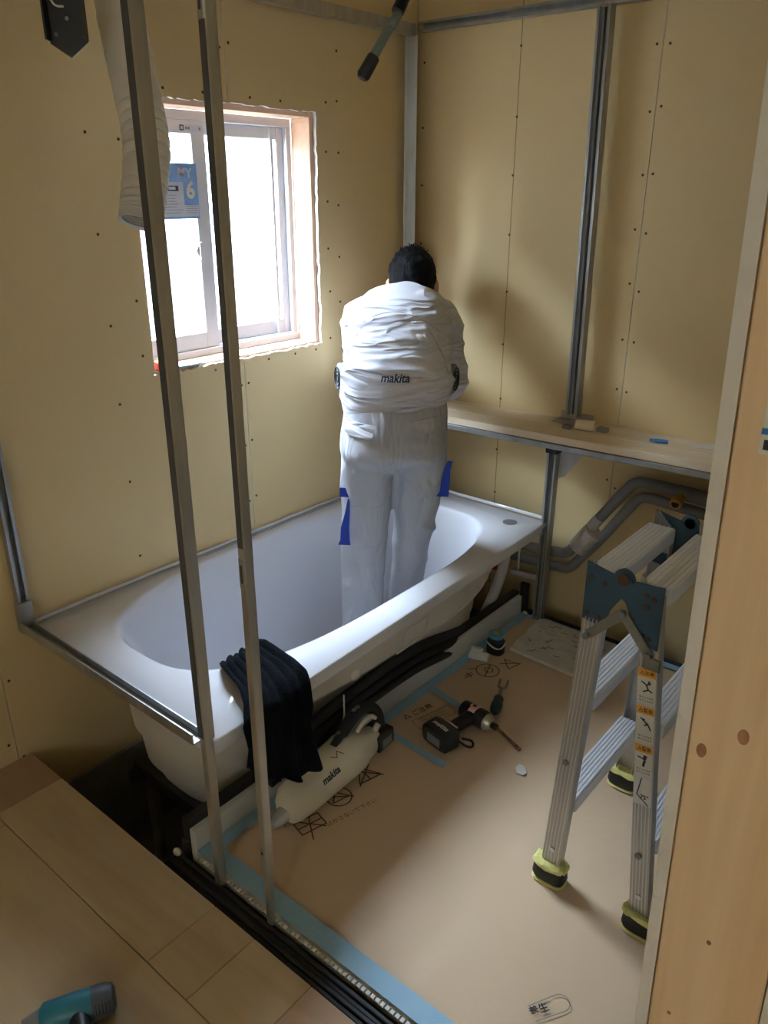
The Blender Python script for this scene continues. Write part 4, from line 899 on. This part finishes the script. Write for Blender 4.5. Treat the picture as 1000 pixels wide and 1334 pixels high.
hn = MB().tube(smoothpath([vp(-.006, .20, .046), vp(-.008, .245, .066), vp(-.008, .30, .083), vp(-.006, .345, .078), vp(-.002, .375, .05), vp(0, .385, .01), vp(0, .375, -.02)], 6), [.012]*5+[.017]*26+[.018]*6, 14).build('handle', M_black2, VAC, smooth=1)
MB().tube(smoothpath([vp(.010, .275, .052), vp(.012, .30, .066), vp(.010, .335, .064), vp(.008, .358, .045)], 5), .006, 8).build('handle_trim', M_cream, VAC, smooth=1)
MB().tube(smoothpath([vp(.004, .315, -.002), vp(.008, .345, .006), vp(.008, .37, .02)], 5), .009, 8).build('grip_bridge', M_cream, VAC, smooth=1)
for t, z in ((.222, .074), (.29, .101), (.305, .101)): MB().ball(vp(-.006, t, z), (.006, .008, .004), nu=10, nv=6).build('switch_button', M_greyp, hn, smooth=1)
bt = MB(); bt.loft([[vp(x, t, z) for x, z in ((-.028, -.040), (.034, -.040), (.034, .004), (-.028, .004))] for t in (.335, .405)]); bto = bt.build('battery', M_black2, VAC, bev=.005, seg=2)
MB().loft([[vp(.0348, t, z) for t, z in ((.35, -.030), (.39, -.030), (.39, -.008), (.35, -.008))], [vp(.0355, t, z) for t, z in ((.35, -.030), (.39, -.030), (.39, -.008), (.35, -.008))]]).build('battery_label', M_greyp, bto)
q = (vx*.75+vz*.65).normalized(); text_mb('makita', .024, vp(.037, .13, .029), vt, (vz*.75-vx*.65).normalized(), .003, shear=.25, bold=.0008).build('logo_lettering', M_inkdark, VAC)
mk = MB(); mk.line([vp(.012, .165, .0475), vp(.024, .175, .0455), vp(.012, .188, .050), vp(.028, .196, .046)], .0018, .0006, vz); mk.build('scribbled_mark', M_inkdark, VAC)

# ------------------------------------------------------------------ drill lying on its side
DR = thing('cordless_drill', 'black and pink cordless drill driver with long bit lying on brown paper', 'drill', (.9, -.8, .006))
dA = V(.862, -.885, .034)                     # battery centre
dh = (V(.895, -.715, .040)-dA).normalized(); dn = V(0, 0, 1); ds = dh.cross(dn).normalized()   # handle direction, side
def dp(s_, h, n): return dA+ds*s_+dh*h+dn*n
def dsec(h, w, t, s0=0., n0=0., n=20, e=3.): return [dp(s0+w*math.copysign(abs(math.cos(2*PI*j/n))**(2/e), math.cos(2*PI*j/n)), h, n0+t*math.copysign(abs(math.sin(2*PI*j/n))**(2/e), math.sin(2*PI*j/n))) for j in range(n)]
bat = MB().loft([dsec(-.032, .046, .026, e=4), dsec(-.028, .052, .031, e=4), dsec(.018, .054, .032, e=4), dsec(.024, .048, .028, e=4)]).build('battery', M_black2, DR, smooth=.5)
MB().loft([dsec(.023, .046, .029, e=4), dsec(.034, .040, .027, e=4), dsec(.04, .026, .022)]).build('battery_shoe', M_black2, DR, smooth=.5)
MB().loft([[dp(a, -.0325, b) for a, b in ((-.026, -.016), (.026, -.016), (.026, .012), (-.026, .012))], [dp(a, -.0332, b) for a, b in ((-.026, -.016), (.026, -.016), (.026, .012), (-.026, .012))]]).build('battery_window', M_greyp, bat)
text_mb('makita', .022, dp(.0, -.005, .0325), ds, dh, .0008, shear=.25, bold=.0006).build('logo_lettering', M_labelw, bat)
MB().loft([[dp(a, b, .0272) for a, b in ((-.036, .026), (.036, .026), (.034, .031), (-.034, .031))], [dp(a, b, .029) for a, b in ((-.036, .026), (.036, .026), (.034, .031), (-.034, .031))]]).build('pink_trim', M_pink, DR)
MB().loft([dsec(.035, .019, .017), dsec(.08, .018, .017), dsec(.12, .020, .018), dsec(.14, .024, .02)]).build('grip', M_black2, DR, smooth=.7)
# motor housing across the top of the grip; its axis runs from the rear cap to the chuck
mA = V(.838, -.742, .034); mB = V(.958, -.757, .034); mt = (mB-mA).normalized()
MB().tube([mA, mA+mt*.004, mA+mt*.03, mA+mt*.085, mA+mt*.092], [.020, .027, .029, .029, .026], 18).build('motor_housing', M_black2, DR, smooth=.7)
mh = MB(); mh.tube([mA+mt*.036, mA+mt*.058], .0302, 18); mh.build('pink_band', M_pink, DR, smooth=.7)
pk = MB().tube([mA+mt*.045+V(0, 0, .0285), mA+mt*.045+V(0, 0, .0315)], .013, 14).build('pink_badge', M_pink, DR, smooth=.5); MB().tube([mA+mt*.045+V(0, 0, .0316), mA+mt*.045+V(0, 0, .0322)], .006, 10).build('badge_hole', M_black2, pk)
MB().tube([mA+mt*.0905, mA+mt*.10, mA+mt*.113], [.026, .024, .015], 16).build('hammer_case', mat('cast_grey', (160, 158, 146), .4, .5), DR, smooth=.7)
MB().tube([mA+mt*.112, mA+mt*.130], .010, 12).build('bit_sleeve', M_black2, DR, smooth=.7)
bit = [mA+mt*(.128+i*.0035)+V(0, 0, -.028*(i/26)) for i in range(27)]
MB().tube(bit, [.0042+.0012*(i % 2) for i in range(27)], 8).build('drill_bit', mat('bit_bronze', (104, 76, 58), .4, .7), DR, smooth=.4)
MB().tube(smoothpath([dp(.050, .016, .0), dp(.072, .03, -.014), dp(.076, .05, -.022), dp(.06, .062, -.02), dp(.042, .04, -.01)], 5), .0035, 8).build('wrist_strap', M_black, DR, smooth=1)
gd = thing('screwdriver', 'dark teal gripped screwdriver with forked grey tip beside the drill', 'screwdriver', (.885, -.62, .006))
g0 = V(.918, -.690, .026); g1 = V(.870, -.575, .022); gt = (g1-g0).normalized()
MB().tube([g0, g0+gt*.01, g0+gt*.04, g0+gt*.055, g0+gt*.075, g0+gt*.085], [.010, .016, .018, .014, .0155, .010], 14).build('grip', mat('dark_teal', (22, 50, 56), .5), gd, smooth=.8)
MB().tube([g0+gt*.083, g0+gt*.135], .0055, 10).build('shaft', M_greyp, gd, smooth=.8)
for s_ in (-1, 1): MB().tube([g0+gt*.133, g0+gt*.145+V(.012*s_, .004*s_, 0), g0+gt*.185+V(.012*s_, .004*s_, 0)], .0035, 8).build('fork_tip', M_greyp, gd, smooth=.8)

# ------------------------------------------------------------------ other small things on the floor
TM = thing('tape_measure', 'black tape measure with light blue top and white strap on the tape', 'tape measure', (.715, -.36, .006))
c0 = V(.722, -.372, .006)
MB().loft([[c0+V(.030*math.copysign(abs(math.cos(a))**.7, math.cos(a)), .026*math.copysign(abs(math.sin(a))**.7, math.sin(a)), z) for a in [2*PI*j/24 for j in range(24)]] for z in (0, .006, .04, .045)]).build('case', M_black2, TM, smooth=.7)
MB().loft([[c0+V(-.012+.026*math.cos(a), .018+.022*math.sin(a), z) for a in [2*PI*j/20 for j in range(20)]] for z in (.044, .056, .060)]).build('blue_top', mat('light_blue_plastic', (96, 168, 198), .4), TM, smooth=.7)
MB().tube([c0+V(-.012, .018, .06), c0+V(-.012, .018, .063)], .010, 14).build('yellow_badge', M_orange, TM, smooth=.6)
MB().tube([c0+V(.031*math.cos(a), .028*math.sin(a), .034+.006*math.sin(a*2)) for a in [-2.6+3.6*j/16 for j in range(17)]], .003, 8).build('strap', M_white, TM, smooth=1)
WX = thing('plastic_block', 'small white plastic block beside the tape measure', 'plastic block', (.7, -.45, .006))
MB().loft([[V(a, b, z) for a, b in ((.672, -.468), (.738, -.448), (.728, -.418), (.662, -.438))] for z in (.0056, .024)]).build('base', M_white, WX, bev=.003)
MB().loft([[V(a, b, z) for a, b in ((.668, -.446), (.706, -.434), (.702, -.418), (.662, -.430))] for z in (.0238, .036)]).build('raised_tab', M_white, WX, bev=.003)
# folded printed sheet
CD = MB(); A = [V(.757, -.33, 0), V(.975, -.345, 0), V(1.15, -.12, 0), V(.93, -.06, 0), V(.735, -.085, 0)]
def quadp(u, v): return lerp(lerp(V(.757, -.335, 0), V(1.09, -.345, 0), u), lerp(V(.738, -.09, 0), V(1.06, -.085, 0), u), v)
nn = 30; vs = []
for h in (0, 1):
    for j in range(nn+1):
        for i in range(nn+1):
            p = quadp(i/nn, j/nn); e = noise.noise(V(i*.5, j*.5, 3))*.006*(1 if i in (0, nn) or j in (0, nn) else .2)
            vs.append(p+V(e, e, .0065+(.012+.010*max(0, noise.noise(V(p.x*14, p.y*14, .7)))+.004*abs(noise.noise(V(p.x*40, p.y*40, 1.7))) if h else 0)))
k = (nn+1)**2; fs = [(j*(nn+1)+i, j*(nn+1)+i+1, (j+1)*(nn+1)+i+1, (j+1)*(nn+1)+i) for j in range(nn) for i in range(nn)]
bd = [i for i in range(nn)]+[j*(nn+1)+nn for j in range(nn)]+[nn*(nn+1)+i for i in range(nn, 0, -1)]+[j*(nn+1) for j in range(nn, 0, -1)]
CD.add(vs, [tuple(reversed(f)) for f in fs]+[tuple(a+k for a in f) for f in fs]+[(bd[i], bd[(i+1) % len(bd)], bd[(i+1) % len(bd)]+k, bd[i]+k) for i in range(len(bd))])
cdo = CD.build('folded_sheet', M_paper, smooth=.8); tag(cdo, 'folded off-white sheet with dark scribbles lying by the back wall', 'paper sheet')
cb_ = BVHTree.FromPolygons([v.co+wloc(cdo) for v in cdo.data.vertices], [list(p.vertices) for p in cdo.data.polygons])
sk_ = MB()
for i in range(34):
    p = quadp(random.uniform(.06, .94), random.uniform(.08, .92)); d = random.uniform(-.6, 1.2); l = random.uniform(.006, .018); pts = []
    for t in (-1, 0, 1):
        q = V(p.x+math.cos(d+t*.4)*l*t, p.y+math.sin(d+t*.4)*l*t, .2); h = cb_.ray_cast(q, V(0, 0, -1))
        if h[0]: pts.append(h[0]+V(0, 0, .0006))
    if len(pts) > 1: sk_.line(pts, random.uniform(.002, .006), .0004)
sko = sk_.build('printed_scribbles', mat('scribble_grey', (140, 132, 124), .8), cdo); sko['kind'] = 'stuff'
sp_ = MB().prism([(-.014, -.016), (.004, -.024), (.014, -.014), (.012, .012), (-.002, .022), (-.014, .008)], (1.097, -.837, .0052), (.8, .6, 0), (-.6, .8, 0), .0006); tag(sp_.build('paper_scrap', M_labelw), 'tiny torn white paper scrap on the brown paper', 'paper scrap')
# teal impact driver on the plywood at the hall side
TD = thing('impact_driver', 'teal and dark grey impact driver lying on the hall plywood', 'impact driver', (.8, -2.0, .001))
q0, q1 = V(.775, -2.055, .034), V(.842, -1.935, .034); qt = (q1-q0).normalized()
MB().tube([q0, q0+qt*.01, q0+qt*.06, q0+qt*.095], [.020, .029, .031, .031], 20).build('motor_housing', M_teal, TD, smooth=.7)
MB().tube([q0+qt*.094, q0+qt*.118, q0+qt*.132, q0+qt*.137], [.0315, .0315, .027, .018], 20).build('rear_cap', mat('dark_grey_cap', (64, 68, 76), .5), TD, smooth=.7)
for k in range(5): MB().tube([q0+qt*(.10+.006*k)+V(.02, -.010, .021), q0+qt*(.10+.006*k)+V(.029, -.015, .005)], .0016, 6).build('vent_slot', M_black2, TD)
MB().tube([q0+qt*-.03, q0+qt*.004], [.011, .022], 16).build('chuck', M_greyp, TD, smooth=.7)
sd_ = V(qt.y, -qt.x, 0); MB().tube([q0+qt*.07+sd_*.02, q0+qt*.075+sd_*.07, q0+qt*.085+sd_*.12], [.02, .018, .02], 14).build('grip', M_black2, TD, smooth=.8)
bb = q0+qt*.088+sd_*.142; MB().beam(bb-sd_*.028, bb+sd_*.028, .10, .062, qt).build('battery', M_black2, TD, bev=.006, seg=2)

# ------------------------------------------------------------------ things hanging from above
dpth = smoothpath([(.06, -1.17, 2.30), (.10, -1.19, 2.08), (.153, -1.221, 1.871), (.232, -1.252, 1.69), (.281, -1.274, 1.572), (.306, -1.316, 1.453), (.312, -1.332, 1.415)], 26)
rad = [.0475-.0038*(i % 5 == 0)+.0006*(i % 5 == 2)+.002*noise.noise(V(i*.2, 0, 0))+.004*math.sin(i/len(dpth)*PI) for i in range(len(dpth))]
dk = MB().tube(dpth, rad, 28, cap=False); dko = dk.build('flexible_duct', M_duct, smooth=1.2); tag(dko, 'pale grey flexible air duct hanging in front of the window', 'air duct')
so_ = dko.modifiers.new('thick', 'SOLIDIFY'); so_.thickness = .004
BR = thing('hanging_bracket', 'black folded steel bracket hanging beside the flexible duct', 'bracket', (.235, -1.40, 1.74))
e1 = V(.062, .052, 0).normalized(); e2 = V(.0, .0, 1)
def bpnt(u, w, n=0): return V(.215, -1.432, 1.75)+e1*u+e2*w+V(e1.y, -e1.x, 0)*n
pol = [(0, .006), (.040, -.020), (.078, .010), (.078, .60), (0, .60)]
MB().loft([[bpnt(u, w) for u, w in pol], [bpnt(u, w, .004) for u, w in pol]]).build('plate', M_black2, BR, bev=.001)
MB().loft([[bpnt(u, w, n) for u, n in ((0, 0), (.004, 0), (.004, .03), (0, .03))] for w in (.01, .60)]).build('flange', M_black2, BR)
MB().loft([[bpnt(u, w, n) for u, n in ((.074, 0), (.078, 0), (.078, .03), (.074, .03))] for w in (.015, .60)]).build('flange', M_black2, BR)
for u, w in ((.014, .022), (.040, .05), (.04, .12)): MB().tube([bpnt(u, w, .0042), bpnt(u, w, .0052)], .004, 10).build('hole', M_greyp, BR)
MB().tube(smoothpath([bpnt(.012, .085, .008), bpnt(.022, .072, .010), bpnt(.038, .070, .008)], 5), .0022, 6).build('wire', M_labelw, BR, smooth=1)
CB = thing('electrical_cable', 'grey cable bundle with black taped ends hanging near the room corner', 'cable', (.21, -.45, 1.79))
cpts = smoothpath([(.245, -.26, 2.44), (.245, -.28, 2.15), (.238, -.315, 1.985), (.227, -.373, 1.902), (.209, -.436, 1.811)], 8)
MB().tube(cpts, .012, 10).build('sheath', M_cable, CB, smooth=1)
for k in (-1, 1): MB().tube([p+V(.008*k, .005*k, .003) for p in cpts], .006, 8).build('wire', M_cable, CB, smooth=1)
MB().tube([(.216, -.418, 1.84), (.205, -.452, 1.79), (.203, -.456, 1.782)], [.019, .020, .014], 10).build('taped_end', M_black2, CB, smooth=.8)
MB().tube([(.2405, -.305, 2.005), (.237, -.335, 1.962)], .019, 12).build('taped_joint', M_black2, CB, smooth=.8)
MB().tube([(.234, -.352, 1.935), (.232, -.360, 1.92)], .016, 10).build('clip', M_greyp, CB, smooth=.8)
